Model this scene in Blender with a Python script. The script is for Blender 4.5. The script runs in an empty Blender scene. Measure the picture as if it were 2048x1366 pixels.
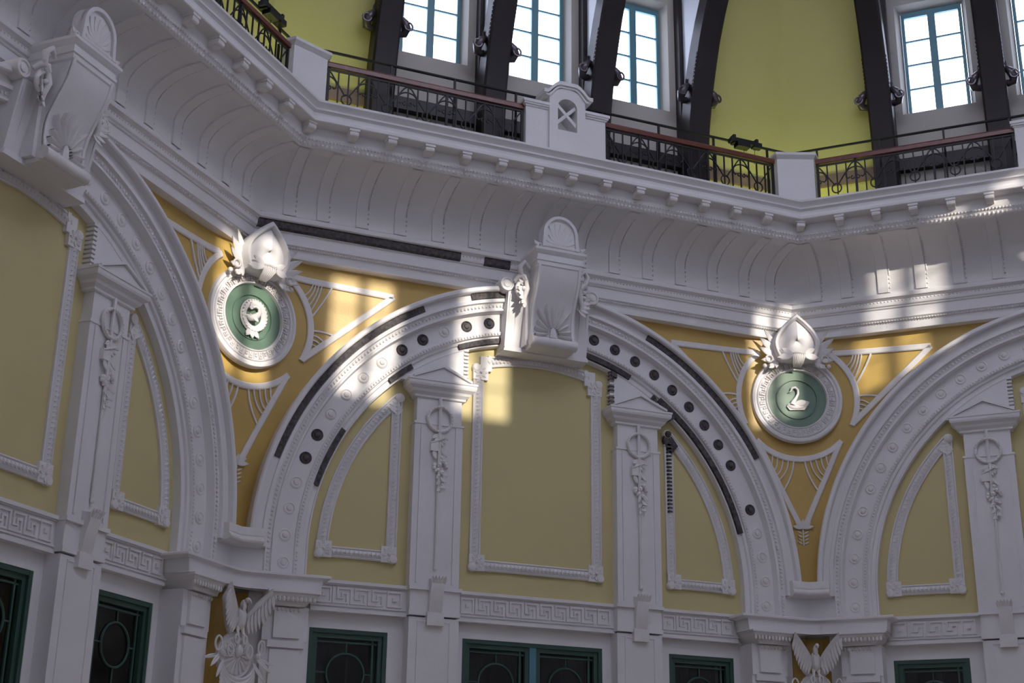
import bpy, math, random
from mathutils import Vector, Matrix
random.seed(7)
S = bpy.context.scene
COL = S.collection
PI = math.pi
T225 = math.tan(math.radians(22.5))
A = 10.0
R = math.radians

# ------------------------------------------------------------------ camera
cam = bpy.data.objects.new('camera', bpy.data.cameras.new('camera'))
COL.objects.link(cam)
right = Vector((0.92297064, -0.38462212, 0.01382109))
up = Vector((-0.14326347, -0.310013, 0.93987633))
fwd = Vector((0.35721251, 0.86945832, 0.3412352))
cam.matrix_world = Matrix((
    (right.x, up.x, -fwd.x, -7.31576807),
    (right.y, up.y, -fwd.y, -7.08713545),
    (right.z, up.z, -fwd.z, -3.51638359),
    (0, 0, 0, 1)))
cam.data.sensor_width = 36
cam.data.lens = 36 * 2876.55892 / 2048
cam.data.clip_start = 0.05
S.camera = cam

# ------------------------------------------------------------------ world, sun, exposure
W = bpy.data.worlds.new('sky'); S.world = W; W.use_nodes = True
nt = W.node_tree; nt.nodes.clear()
o = nt.nodes.new('ShaderNodeOutputWorld'); b = nt.nodes.new('ShaderNodeBackground')
b.inputs['Color'].default_value = (0.72, 0.76, 0.97, 1); b.inputs['Strength'].default_value = 6.1
nt.links.new(b.outputs[0], o.inputs[0])
sun = bpy.data.objects.new('sun', bpy.data.lights.new('sun', 'SUN')); COL.objects.link(sun)
sun.data.energy = 4.7; sun.data.angle = R(0.55); sun.data.color = (1.0, 0.90, 0.78)
sun.rotation_euler = Vector((-0.125, 1.0, -0.268)).to_track_quat('-Z', 'Y').to_euler()
sun.location = (2, -30, 12)
for i_, (lx, ly) in enumerate(((-3.2, 7.4), (4.6, 6.6), (0.0, 0.0), (-6.5, 2.0))):    # fill lights added below the frame to brighten the undersides
    l_ = bpy.data.lights.new('low_fill', 'POINT'); l_.energy = 9; l_.color = (1.0, 0.90, 0.78); l_.shadow_soft_size = 0.35
    lo = bpy.data.objects.new('low_fill', l_); COL.objects.link(lo); lo.location = (lx, ly, -4.0)
S.view_settings.view_transform = 'Standard'; S.view_settings.look = 'None'
S.view_settings.gamma = 1; S.view_settings.use_curve_mapping = False
S.view_settings.exposure = 0.0
S.render.film_transparent = False
S.cycles.max_bounces = 10; S.cycles.diffuse_bounces = 6; S.cycles.glossy_bounces = 3
S.cycles.transparent_max_bounces = 12
S.cycles.sample_clamp_indirect = 4.0
S.cycles.use_denoising = True

# ------------------------------------------------------------------ materials
def mat(name, col, rough=0.6, spec=0.4, noise=0.0, nscale=6.0, bump=0.0, bscale=40.0, metal=0.0, col2=None, coat=0.0):
    m = bpy.data.materials.new(name); m.use_nodes = True
    n = m.node_tree; p = n.nodes['Principled BSDF']
    p.inputs['Base Color'].default_value = (*col, 1); p.inputs['Roughness'].default_value = rough
    p.inputs['Specular IOR Level'].default_value = spec; p.inputs['Metallic'].default_value = metal
    p.inputs['Coat Weight'].default_value = coat
    tc = n.nodes.new('ShaderNodeTexCoord')
    if noise > 0 or col2:
        t = n.nodes.new('ShaderNodeTexNoise'); t.inputs['Scale'].default_value = nscale; t.inputs['Detail'].default_value = 4
        n.links.new(tc.outputs['Object'], t.inputs['Vector'])
        mx = n.nodes.new('ShaderNodeMix'); mx.data_type = 'RGBA'
        c2 = col2 if col2 else tuple(c * (1 - noise) for c in col)
        mx.inputs['A'].default_value = (*col, 1); mx.inputs['B'].default_value = (*c2, 1)
        rmp = n.nodes.new('ShaderNodeMapRange'); rmp.inputs['From Min'].default_value = 0.35; rmp.inputs['From Max'].default_value = 0.65
        n.links.new(t.outputs['Fac'], rmp.inputs['Value']); n.links.new(rmp.outputs['Result'], mx.inputs['Factor'])
        n.links.new(mx.outputs['Result'], p.inputs['Base Color'])
    if bump > 0:
        t2 = n.nodes.new('ShaderNodeTexNoise'); t2.inputs['Scale'].default_value = bscale; t2.inputs['Detail'].default_value = 3
        n.links.new(tc.outputs['Object'], t2.inputs['Vector'])
        bp = n.nodes.new('ShaderNodeBump'); bp.inputs['Strength'].default_value = bump; bp.inputs['Distance'].default_value = 0.01
        n.links.new(t2.outputs['Fac'], bp.inputs['Height']); n.links.new(bp.outputs['Normal'], p.inputs['Normal'])
    return m

PL = mat('white_plaster', (0.78, 0.765, 0.765), 0.55, 0.3, noise=0.05, nscale=1.5, bump=0.15, bscale=25)
PLO = mat('white_plaster_ornament', (0.78, 0.755, 0.74), 0.5, 0.35, noise=0.06, nscale=9)
YEL = mat('pale_yellow_plaster', (0.62, 0.535, 0.27), 0.6, 0.3, noise=0.04, nscale=1.2, bump=0.1)
OCH = mat('ochre_plaster', (0.60, 0.41, 0.115), 0.42, 0.45, noise=0.10, nscale=2.0, bump=0.12)
GRN = mat('celadon_green_paint', (0.145, 0.235, 0.165), 0.35, 0.5, noise=0.08, nscale=4)
GAL = mat('olive_yellow_plaster', (0.56, 0.53, 0.20), 0.6, 0.3, noise=0.04, nscale=0.8)
GWH = mat('cream_plaster', (0.50, 0.475, 0.43), 0.7, 0.2, noise=0.04, nscale=1.0)
WEB = mat('white_paint_blue_lit', (0.72, 0.76, 0.80), 0.5, 0.3)  # white web panels; blue of the window light mixed into the colour
DWD = mat('dark_stained_timber', (0.018, 0.012, 0.014), 0.45, 0.4, noise=0.3, nscale=5)
BND = mat('brown_painted_timber', (0.20, 0.14, 0.12), 0.55, 0.3, noise=0.1)
HRL = mat('mahogany_handrail', (0.17, 0.05, 0.035), 0.3, 0.5, noise=0.25, nscale=12)
IRN = mat('black_wrought_iron', (0.012, 0.012, 0.014), 0.5, 0.4)
SOOT = mat('soot_stained_plaster', (0.045, 0.04, 0.045), 0.6, 0.3, col2=(0.11, 0.10, 0.10), nscale=22, bump=0.4, bscale=60)
TEAL = mat('blue_green_window_paint', (0.09, 0.24, 0.29), 0.4, 0.5)
DGR = mat('dark_green_frame_paint', (0.035, 0.085, 0.065), 0.35, 0.5)
FLR = mat('stone_floor', (0.38, 0.34, 0.30), 0.5, 0.3, noise=0.1)
RED = mat('dark_corridor_panel', (0.10, 0.07, 0.06), 0.8, 0.2)
BLK = mat('black_plastic', (0.01, 0.01, 0.012), 0.4, 0.4)
SHINY = mat('polished_bronze', (0.10, 0.085, 0.10), 0.25, 0.5, metal=0.3)

def glass_mat(name, tint, gloss):
    m = bpy.data.materials.new(name); m.use_nodes = True; n = m.node_tree; n.nodes.clear()
    out = n.nodes.new('ShaderNodeOutputMaterial'); tr = n.nodes.new('ShaderNodeBsdfTransparent'); gl = n.nodes.new('ShaderNodeBsdfGlossy')
    tr.inputs['Color'].default_value = (*tint, 1); gl.inputs['Roughness'].default_value = 0.03
    mx = n.nodes.new('ShaderNodeMixShader'); fr = n.nodes.new('ShaderNodeFresnel'); fr.inputs['IOR'].default_value = 1.0 + gloss
    n.links.new(fr.outputs[0], mx.inputs['Fac']); n.links.new(tr.outputs[0], mx.inputs[1]); n.links.new(gl.outputs[0], mx.inputs[2])
    n.links.new(mx.outputs[0], out.inputs['Surface']); return m
GLS = glass_mat('clear_window_glass', (0.97, 0.98, 0.98), 0.3)
DGL = glass_mat('dim_window_glass', (0.55, 0.60, 0.60), 0.5)
def emit(name, col, st):
    m = bpy.data.materials.new(name); m.use_nodes = True; n = m.node_tree; n.nodes.clear()
    out = n.nodes.new('ShaderNodeOutputMaterial'); e = n.nodes.new('ShaderNodeEmission')
    e.inputs[0].default_value = (*col, 1); e.inputs[1].default_value = st; n.links.new(e.outputs[0], out.inputs[0]); return m
TUBE = emit('cove_lamp_glow', (0.90, 1.0, 0.42), 28.0)

# ------------------------------------------------------------------ mesh builder  (x = along wall, y = outwards, z = up; room is towards -y)
class MB:
    def __init__(s): s.v = []; s.f = []
    def add(s, vs, fs):
        n = len(s.v); s.v += [tuple(p) for p in vs]; s.f += [tuple(i + n for i in f) for f in fs]; return s
    def box(s, x0, x1, y0, y1, z0, z1):
        vs = [(x, y, z) for z in (z0, z1) for y in (y0, y1) for x in (x0, x1)]
        return s.add(vs, [(0, 2, 3, 1), (4, 5, 7, 6), (0, 1, 5, 4), (2, 6, 7, 3), (0, 4, 6, 2), (1, 3, 7, 5)])
    def prism(s, poly, y0, y1):          # poly in (x,z)
        n = len(poly); vs = [(x, y0, z) for x, z in poly] + [(x, y1, z) for x, z in poly]
        fs = [tuple(range(n)), tuple(range(2 * n - 1, n - 1, -1))] + [(i, i + n, (i + 1) % n + n, (i + 1) % n) for i in range(n)]
        return s.add(vs, fs)
    def prismx(s, poly, x0, x1):         # poly in (y,z)
        n = len(poly); vs = [(x0, y, z) for y, z in poly] + [(x1, y, z) for y, z in poly]
        fs = [tuple(range(n)), tuple(range(2 * n - 1, n - 1, -1))] + [(i, (i + 1) % n, (i + 1) % n + n, i + n) for i in range(n)]
        return s.add(vs, fs)
    def grid(s, rows, closeu=False, closev=False):
        m = len(rows); n = len(rows[0]); vs = [p for r in rows for p in r]; fs = []
        for i in range(m - (0 if closev else 1)):
            for j in range(n - (0 if closeu else 1)):
                a = i * n + j; b2 = i * n + (j + 1) % n; c = ((i + 1) % m) * n + (j + 1) % n; d = ((i + 1) % m) * n + j
                fs.append((a, b2, c, d))
        return s.add(vs, fs)
    def tube(s, pts, r, n=6, cap=True):
        P = [Vector(p) for p in pts]; rr = r if isinstance(r, (list, tuple)) else [r] * len(P); rows = []; prev = None
        for i, p in enumerate(P):
            t = (P[min(i + 1, len(P) - 1)] - P[max(i - 1, 0)])
            t = t.normalized() if t.length > 1e-9 else Vector((0, 0, 1))
            a = prev if prev is not None else (Vector((0, 1, 0)) if abs(t.y) < 0.9 else Vector((1, 0, 0)))
            a = (a - t * a.dot(t)).normalized(); b2 = t.cross(a); prev = a
            rows.append([p + (a * math.cos(2 * PI * k / n) + b2 * math.sin(2 * PI * k / n)) * rr[i] for k in range(n)])
        base = len(s.v); s.grid(rows, closeu=True)
        if cap:
            s.f.append(tuple(base + k for k in range(n))); s.f.append(tuple(base + (len(rows) - 1) * n + k for k in range(n - 1, -1, -1)))
        return s
    def lathe(s, prof, c=(0, 0, 0), n=24, sx=1.0, sz=1.0):   # axis along -y ; prof (r, h) with h towards room
        rows = []
        for r_, h in prof:
            rows.append([(c[0] + sx * r_ * math.cos(2 * PI * k / n), c[1] - h, c[2] + sz * r_ * math.sin(2 * PI * k / n)) for k in range(n)])
        return s.grid(rows, closeu=True)
    def ball(s, c, r, n=8, m=5, sx=1, sy=1, sz=1, rot=None):
        rows = []
        for i in range(m + 1):
            a = PI * i / m; row = []
            for k in range(n):
                v = Vector((math.sin(a) * math.cos(2 * PI * k / n) * sx, math.sin(a) * math.sin(2 * PI * k / n) * sy, math.cos(a) * sz)) * r
                if rot: v = rot @ v
                row.append(Vector(c) + v)
            rows.append(row)
        return s.grid(rows, closeu=True)
    def arcsweep(s, prof, a0, a1, n, cx=0, cz=0, capped=True):   # prof list of (r, d); angles in degrees in x-z plane
        rows = []
        for i in range(n + 1):
            a = R(a0 + (a1 - a0) * i / n)
            rows.append([(cx + r_ * math.cos(a), -d, cz + r_ * math.sin(a)) for r_, d in prof])
        base = len(s.v); s.grid(rows); m = len(prof)
        if capped:
            s.f.append(tuple(base + k for k in range(m))); s.f.append(tuple(base + n * m + k for k in range(m - 1, -1, -1)))
        return s
    def leaf(s, base, direc, length, width, curl=0.3, nrm=(0, -1, 0), bend=0.0, n=7):
        b0 = Vector(base); d = Vector(direc).normalized(); nn = Vector(nrm).normalized(); sd = d.cross(nn).normalized(); rows = []
        for i in range(n + 1):
            t = i / n; w = width * math.sin(PI * min(1, 0.12 + t * 0.88)) ** 0.7 * 0.5 if i < n else 0.002
            p = b0 + d * (length * t) + nn * (curl * length * t * t) + sd * (bend * length * t * t)
            rows.append([p - sd * w, p - sd * w * 0.5 + nn * width * 0.12, p + nn * width * 0.04, p + sd * w * 0.5 + nn * width * 0.12, p + sd * w, p + sd * w * 0.6 - nn * 0.015, p - sd * w * 0.6 - nn * 0.015])
        return s.grid(rows, closeu=True)
    def ribbon(s, pts, w, y0, th):       # flat moulding following 2D (x,z) points, raised from y0 by th
        L = []; Rr = []
        for i, (x, z) in enumerate(pts):
            x0, z0 = pts[max(i - 1, 0)]; x1, z1 = pts[min(i + 1, len(pts) - 1)]
            dx, dz = x1 - x0, z1 - z0; l = math.hypot(dx, dz) or 1; nx, nz = -dz / l * w / 2, dx / l * w / 2
            L.append((x + nx, z + nz)); Rr.append((x - nx, z - nz))
        return s.prism_strip(L, Rr, y0, y0 - th)
    def prism_strip(s, L, Rr, y0, y1):
        rows = [[(l[0], y0, l[1]), (l[0], y1, l[1]), (r_[0], y1, r_[1]), (r_[0], y0, r_[1])] for l, r_ in zip(L, Rr)]
        b0 = len(s.v); s.grid(rows, closeu=True); n = len(rows)
        s.f.append((b0, b0 + 1, b0 + 2, b0 + 3)); s.f.append(tuple(b0 + (n - 1) * 4 + k for k in (3, 2, 1, 0))); return s
    def mesh(s, name, m, smooth=35):
        me = bpy.data.meshes.new(name); me.from_pydata(s.v, [], s.f); me.materials.append(m)
        import bmesh
        bm = bmesh.new(); bm.from_mesh(me); bmesh.ops.recalc_face_normals(bm, faces=bm.faces); bm.to_mesh(me); bm.free()
        if smooth:
            for p in me.polygons: p.use_smooth = True
            me.set_sharp_from_angle(angle=R(smooth))
        me.update(); return me

def obj(name, mb, m, parent=None, smooth=35, label=None, kind=None, loc=None):
    me = mb.mesh(name, m, smooth) if isinstance(mb, MB) else mb
    ob = bpy.data.objects.new(name, me); COL.objects.link(ob)
    if parent: ob.parent = parent
    if loc: ob.location = loc
    if label: ob['label'] = label
    if kind: ob['kind'] = kind
    return ob
AZ = {'left': 135, 'middle': 90, 'right': 45}
def wall_mat(az):
    p = R(az); n = Vector((math.cos(p), math.sin(p), 0)); 
    return Matrix.Translation(n * A) @ Matrix.Rotation(p - PI / 2, 4, 'Z')
def corner_mat(az):
    p = R(az); n = Vector((math.cos(p), math.sin(p), 0)); return Matrix.Rotation(p - PI / 2, 4, 'Z')   # origin at room axis, y = radial
def put(ob, az, u=0, d=0, z=0, mirror=False):
    ob.matrix_world = wall_mat(az) @ Matrix.Translation((u, -d, z)); return ob
def tag(ob, label, cat, group=None, kind=None):
    ob['label'] = label
    if cat: ob['category'] = cat
    if group: ob['group'] = group
    if kind: ob['kind'] = kind
    return ob
def empty(name, label, cat, group=None):
    e = bpy.data.objects.new(name, None); e.empty_display_size = 0.2; COL.objects.link(e); return tag(e, label, cat, group)
def copy_tree(src, parent=None):
    c = src.copy(); COL.objects.link(c); c.parent = parent
    if parent is not None: c.matrix_parent_inverse = src.matrix_parent_inverse.copy()
    for ch in list(src.children): copy_tree(ch, c)
    return c
WN = {'left': 'left', 'middle': 'middle', 'right': 'right'}

# ------------------------------------------------------------------ octagon segment helpers
def hw(d): return (A - d) * T225
def seg_rows(profile, ends=(-1, 1), u0=None, u1=None):
    rows = []
    for sgn, uu in ((-1, u0), (1, u1)):
        rows.append([((sgn * hw(d)) if uu is None else uu, -d, z) for d, z in profile])
    return rows
def seg(profile, u0=None, u1=None, closed=True):
    mb = MB(); rows = seg_rows(profile, u0=u0, u1=u1); mb.grid(rows, closeu=closed)
    if closed:
        n = len(profile); mb.f.append(tuple(range(n))); mb.f.append(tuple(range(2 * n - 1, n - 1, -1)))
    return mb
def fillet_cols(d, t, nf=6, umid=(0.0,)):
    """points (u, d) along the wall from one corner mid-line to the other with filleted corners"""
    h = hw(d); cols = []
    t = max(t, 1e-4); Rr = t / T225
    for k in range(nf, -1, -1):
        th = R(22.5) * k / nf; cols.append((-(h - t + Rr * math.sin(th)), d + Rr * (1 - math.cos(th))))
    for u in umid: cols.append((u, d))
    for k in range(0, nf + 1):
        th = R(22.5) * k / nf; cols.append(((h - t + Rr * math.sin(th)), d + Rr * (1 - math.cos(th))))
    return cols

ALL = [135, 90, 45, 0, -45, -90, -135, 180]
NAMES = {135: 'left', 90: 'middle', 45: 'right', 0: 'far_right', -45: 'rear_right', -90: 'rear', -135: 'rear_left', 180: 'far_left'}
Z0 = -5.1

# ------------------------------------------------------------------ lower walls (white), openings for the green windows
def holed(mb, x0, x1, z0, z1, holes, ya, yb):
    """wall slab between ya and yb with rectangular holes (hx0,hx1,hz0,hz1)"""
    xs = sorted({x0, x1} | {h[0] for h in holes} | {h[1] for h in holes}); zs = sorted({z0, z1} | {h[2] for h in holes} | {h[3] for h in holes})
    for i in range(len(xs) - 1):
        for j in range(len(zs) - 1):
            cx = (xs[i] + xs[i + 1]) / 2; cz = (zs[j] + zs[j + 1]) / 2
            if any(h[0] < cx < h[1] and h[2] < cz < h[3] for h in holes): continue
            mb.box(xs[i], xs[i + 1], ya, yb, zs[j], zs[j + 1])
    return mb
LOWH = [(-2.92, -1.94, -3.3, -0.89), (-0.965, 0.965, -3.3, -0.89), (1.94, 2.92, -3.3, -0.89)]
lw_mesh = holed(MB(), -4.14, 4.14, Z0, 5.44, LOWH, -0.15, 0.35).mesh('wall', PL, 0)
plain = MB().box(-4.14, 4.14, -0.15, 0.35, Z0, 5.44).mesh('wall_plain', PL, 0)
# the rear left wall has a wide doorway; the viewer stands on its threshold, with a closed box added behind to stop light leaks
door_m = holed(MB(), -4.14, 4.14, Z0, 5.44, [(-2.0, 2.0, Z0, -0.9)], -0.15, 0.35)
for a_ in ((-2.1, -2.0, .3, 3.3, Z0, -.8), (2.0, 2.1, .3, 3.3, Z0, -.8), (-2.1, 2.1, 3.2, 3.3, Z0, -.8), (-2.1, 2.1, .3, 3.3, -.9, -.8), (-2.1, 2.1, .3, 3.3, Z0 - .1, Z0)): door_m.box(*a_)
door_m = door_m.mesh('wall_doorway', PL, 0)
walls = {}
for az in ALL:
    w = obj('wall_' + NAMES[az], lw_mesh if az in (135, 90, 45) else door_m if az == -135 else plain, None, kind='structure')
    tag(w, {'left': 'white plaster wall carrying the arch at the left edge', 'middle': 'white plaster wall carrying the whole arch in the centre',
            'right': 'white plaster wall carrying the arch at the right edge'}.get(NAMES[az], 'plain white plaster wall %s the viewer' % ('on the ' + NAMES[az].replace('_', ' ') + ' side of')), None)
    w.matrix_world = wall_mat(az); walls[az] = w
def lunette_mesh():
    n = 48; poly = [(3.2, -0.36)] + [(3.2 * math.cos(PI * k / n), 3.2 * math.sin(PI * k / n)) for k in range(n + 1)] + [(-3.2, -0.36)]
    return MB().prism(poly, -0.20, -0.14)
lun = lunette_mesh().mesh('lunette_field', YEL, 0)
for az in (135, 90, 45): obj('lunette_field', lun, None, walls[az], label='pale yellow plaster field inside the arch')

# floor, ceiling, ochre spandrel walls
def octa(r_ap, z, mb=None, flip=False):
    rr = r_ap / math.cos(R(22.5)); return [(rr * math.cos(R(22.5 + 45 * k)), rr * math.sin(R(22.5 + 45 * k)), z) for k in range(8)]
fl = MB().add(octa(10.2, Z0) + octa(10.2, Z0 - 0.2), [tuple(range(8)), tuple(range(15, 7, -1))] + [(k, (k + 1) % 8, (k + 1) % 8 + 8, k + 8) for k in range(8)])
tag(obj('floor', fl, FLR, smooth=0), 'pale stone floor of the octagonal hall', None, kind='structure')

DO = 0.17; TF = 1.0; RF = TF / T225
RAD_MID = (A - DO) / math.cos(R(22.5)) - (RF / math.cos(R(22.5)) - RF)
def spt(s_, z, off=0.0):
    """point on the rounded ochre corner surface in corner frame (y radial)"""
    half = RF * R(22.5); c = RAD_MID - RF; sg = 1 if s_ >= 0 else -1; a = abs(s_)
    th = min(a, half) / RF; x = (RF - off) * math.sin(th); y = c + (RF - off) * math.cos(th)
    if a > half: x += (a - half) * math.cos(R(22.5)); y -= (a - half) * math.sin(R(22.5))
    return Vector((sg * x, y, z))
def spandrel(az):
    mb = MB(); rows = []; half = RF * R(22.5); smax = half + hw(DO) - TF
    ss = [-smax * (1 - k / 26) for k in range(26)] + [0] + [smax * (k + 1) / 26 for k in range(26)]
    for s_ in ss:
        u = abs(s_); uu = hw(DO) - TF + half - u   # distance from the wall middle
        zl = math.sqrt(max(0, 3.55 ** 2 - uu ** 2)) if 0 <= uu < 3.55 else 0.0
        zl = max(zl, 0.08)
        rows.append([spt(s_, zl + (3.80 - zl) * k / 6) for k in range(7)])
    mb.grid(rows); o = obj('wall_spandrel_' + az[0], mb, OCH, smooth=30)
    o.matrix_world = corner_mat(az[1]); o['kind'] = 'structure'; o['label'] = az[2]; return o
spandrel(('left', 112.5, 'ochre plaster corner between the left and middle arches'))
spandrel(('right', 67.5, 'ochre plaster corner between the middle and right arches'))

# ------------------------------------------------------------------ archivolts
PROF = [(3.81, .08), (3.81, .54), (3.79, .56), (3.755, .56), (3.74, .545), (3.735, .475), (3.655, .46), (3.645, .49), (3.60, .49), (3.59, .45), (3.52, .425), (3.51, .455), (3.485, .455),
        (3.475, .395), (3.465, .355), (3.225, .35), (3.215, .375), (3.17, .37), (3.16, .335), (3.125, .33), (3.115, .30), (3.065, .29), (3.055, .31), (3.04, .305), (3.035, .08)]
def archivolt_mesh():
    mb = MB(); rows = []
    flat = [(r_, d if (r_ < 3.60 or d < .2) else .415) for r_, d in PROF]
    rows.append([(r_, -d, -0.37) for r_, d in flat]); rows.append([(r_, -d, -0.045) for r_, d in flat]); rows.append([(r_, -d, -0.04) for r_, d in PROF])
    n = 80
    for k in range(n + 1):
        a = PI * k / n; rows.append([(r_ * math.cos(a), -d, r_ * math.sin(a)) for r_, d in PROF])
    rows.append([(-r_, -d, -0.04) for r_, d in PROF]); rows.append([(-r_, -d, -0.045) for r_, d in flat]); rows.append([(-r_, -d, -0.37) for r_, d in flat]); mb.grid(rows); return mb.mesh('arch_moulding', PL, 30)
AV = archivolt_mesh()
def beads():
    mb = MB()
    for r_, d, da, sr, st in ((3.555, .445, .85, .022, .016), (3.19, .378, .8, .018, .014)):
        a = 1.0
        while a < 180:
            t = R(a); x, z = r_ * math.cos(t), r_ * math.sin(t); rt = Matrix.Rotation(-t, 3, 'Y')
            mb.ball((x, -d, z), 1, 5, 3, sx=sr, sy=.014, sz=st, rot=rt); a += da
        for z in (-.05, -.1, -.15, -.2, -.25, -.3, -.35):
            for sx_ in (-1, 1): mb.ball((sx_ * r_, -d, z), 1, 5, 3, sx=sr, sy=.014, sz=st)
    return mb.mesh('bead_course', PLO, 60)
BD = beads()
ros = MB().lathe([(.078, 0), (.078, .012), (.062, .022), (.055, .012), (.038, .012), (.03, .026), (.012, .032), (.0005, .033)], n=16).mesh('rosette', PLO, 40)
rosd = ros.copy(); rosd.materials.clear(); rosd.materials.append(SOOT)
DARK = [103.3, 109, 120.2, 126, 154.3, 160.1, 75.9, 70.5, 64.9, 59.2, 53.4, 47.8, 42.1, 36.5, 30.8, 19.5]
for key, az in AZ.items():
    e = empty('arch', {'left': 'white moulded arch cut off by the left edge, no dark patches', 'middle': 'white moulded arch in the centre with dark soot strips and dark rosettes',
                       'right': 'white moulded arch at the right edge, all white'}[key], 'arch')
    put(e, az)
    obj('arch_moulding', AV, None, e); obj('bead_course', BD, None, e, kind='stuff')
    for k in range(16):
        for sg in (1, -1):
            a = 90 + sg * (13.4 + 5.7 * k)
            if abs(a - 25.1) < 1.5 and key == 'middle': continue
            dark = key == 'middle' and min(abs(a - x) for x in DARK) < 2
            t = R(a); x, z = 3.345 * math.cos(t), 3.345 * math.sin(t)
            obj('rosette', rosd if dark else ros, None, e, loc=(x, -.348, z), label='soot-black rosette' if dark else None)
    if key == 'middle':
        for r0, r1, d, spans in ((3.657, 3.735, .487, [(163.3, 118), (107, 98), (65.6, 29.6)]), (3.068, 3.135, .335, [(165, 150), (133, 126), (112.5, 98), (78.5, 64.5), (55, 14.6)])):
            for a0, a1 in spans:
                mb = MB(); mb.arcsweep([(r0, .28), (r0, d), (r1, d + .012), (r1, .28)], a0, a1, max(4, int(abs(a0 - a1) / 2)))
                obj('dark_strip', mb, SOOT, e, label='soot-black strip left uncleaned')

# white infill between neighbouring arches below the ochre V, and its sill moulding
for nm, az in (('left', 112.5), ('right', 67.5)):
    e = empty('spandrel_sill', 'white moulded sill at the foot of the ochre V on the %s corner' % nm, 'moulding'); e.matrix_world = corner_mat(az)
    def cpts(d, umin, z):   # straight creased run across corner at depth d, reaching wall coordinate |u| >= umin
        ap = A - d; rc = ap / math.cos(R(22.5)); L = hw(d) - umin
        return [(-L * math.cos(R(22.5)), rc - L * math.sin(R(22.5)), z), (0, rc, z), (L * math.cos(R(22.5)), rc - L * math.sin(R(22.5)), z)]
    mb = MB()
    mb.grid([cpts(.417, 3.60, -.37), cpts(.417, 3.60, .10)]); obj('panel', mb, PL, e, smooth=0)
    mb = MB(); pr = [(.15, .15), (.566, .15), (.572, .13), (.572, .055), (.566, .045), (.572, .03), (.595, .01), (.60, -.01), (.59, -.03), (.55, -.05), (.48, -.06), (.40, -.065)]
    mb.grid([cpts(d, 3.64, z) for d, z in pr]); mb.f.append(tuple(3 * k for k in range(len(pr)))); mb.f.append(tuple(3 * k + 2 for k in range(len(pr)))); 
    obj('sill_moulding', mb, PLO, e, smooth=20)

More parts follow.
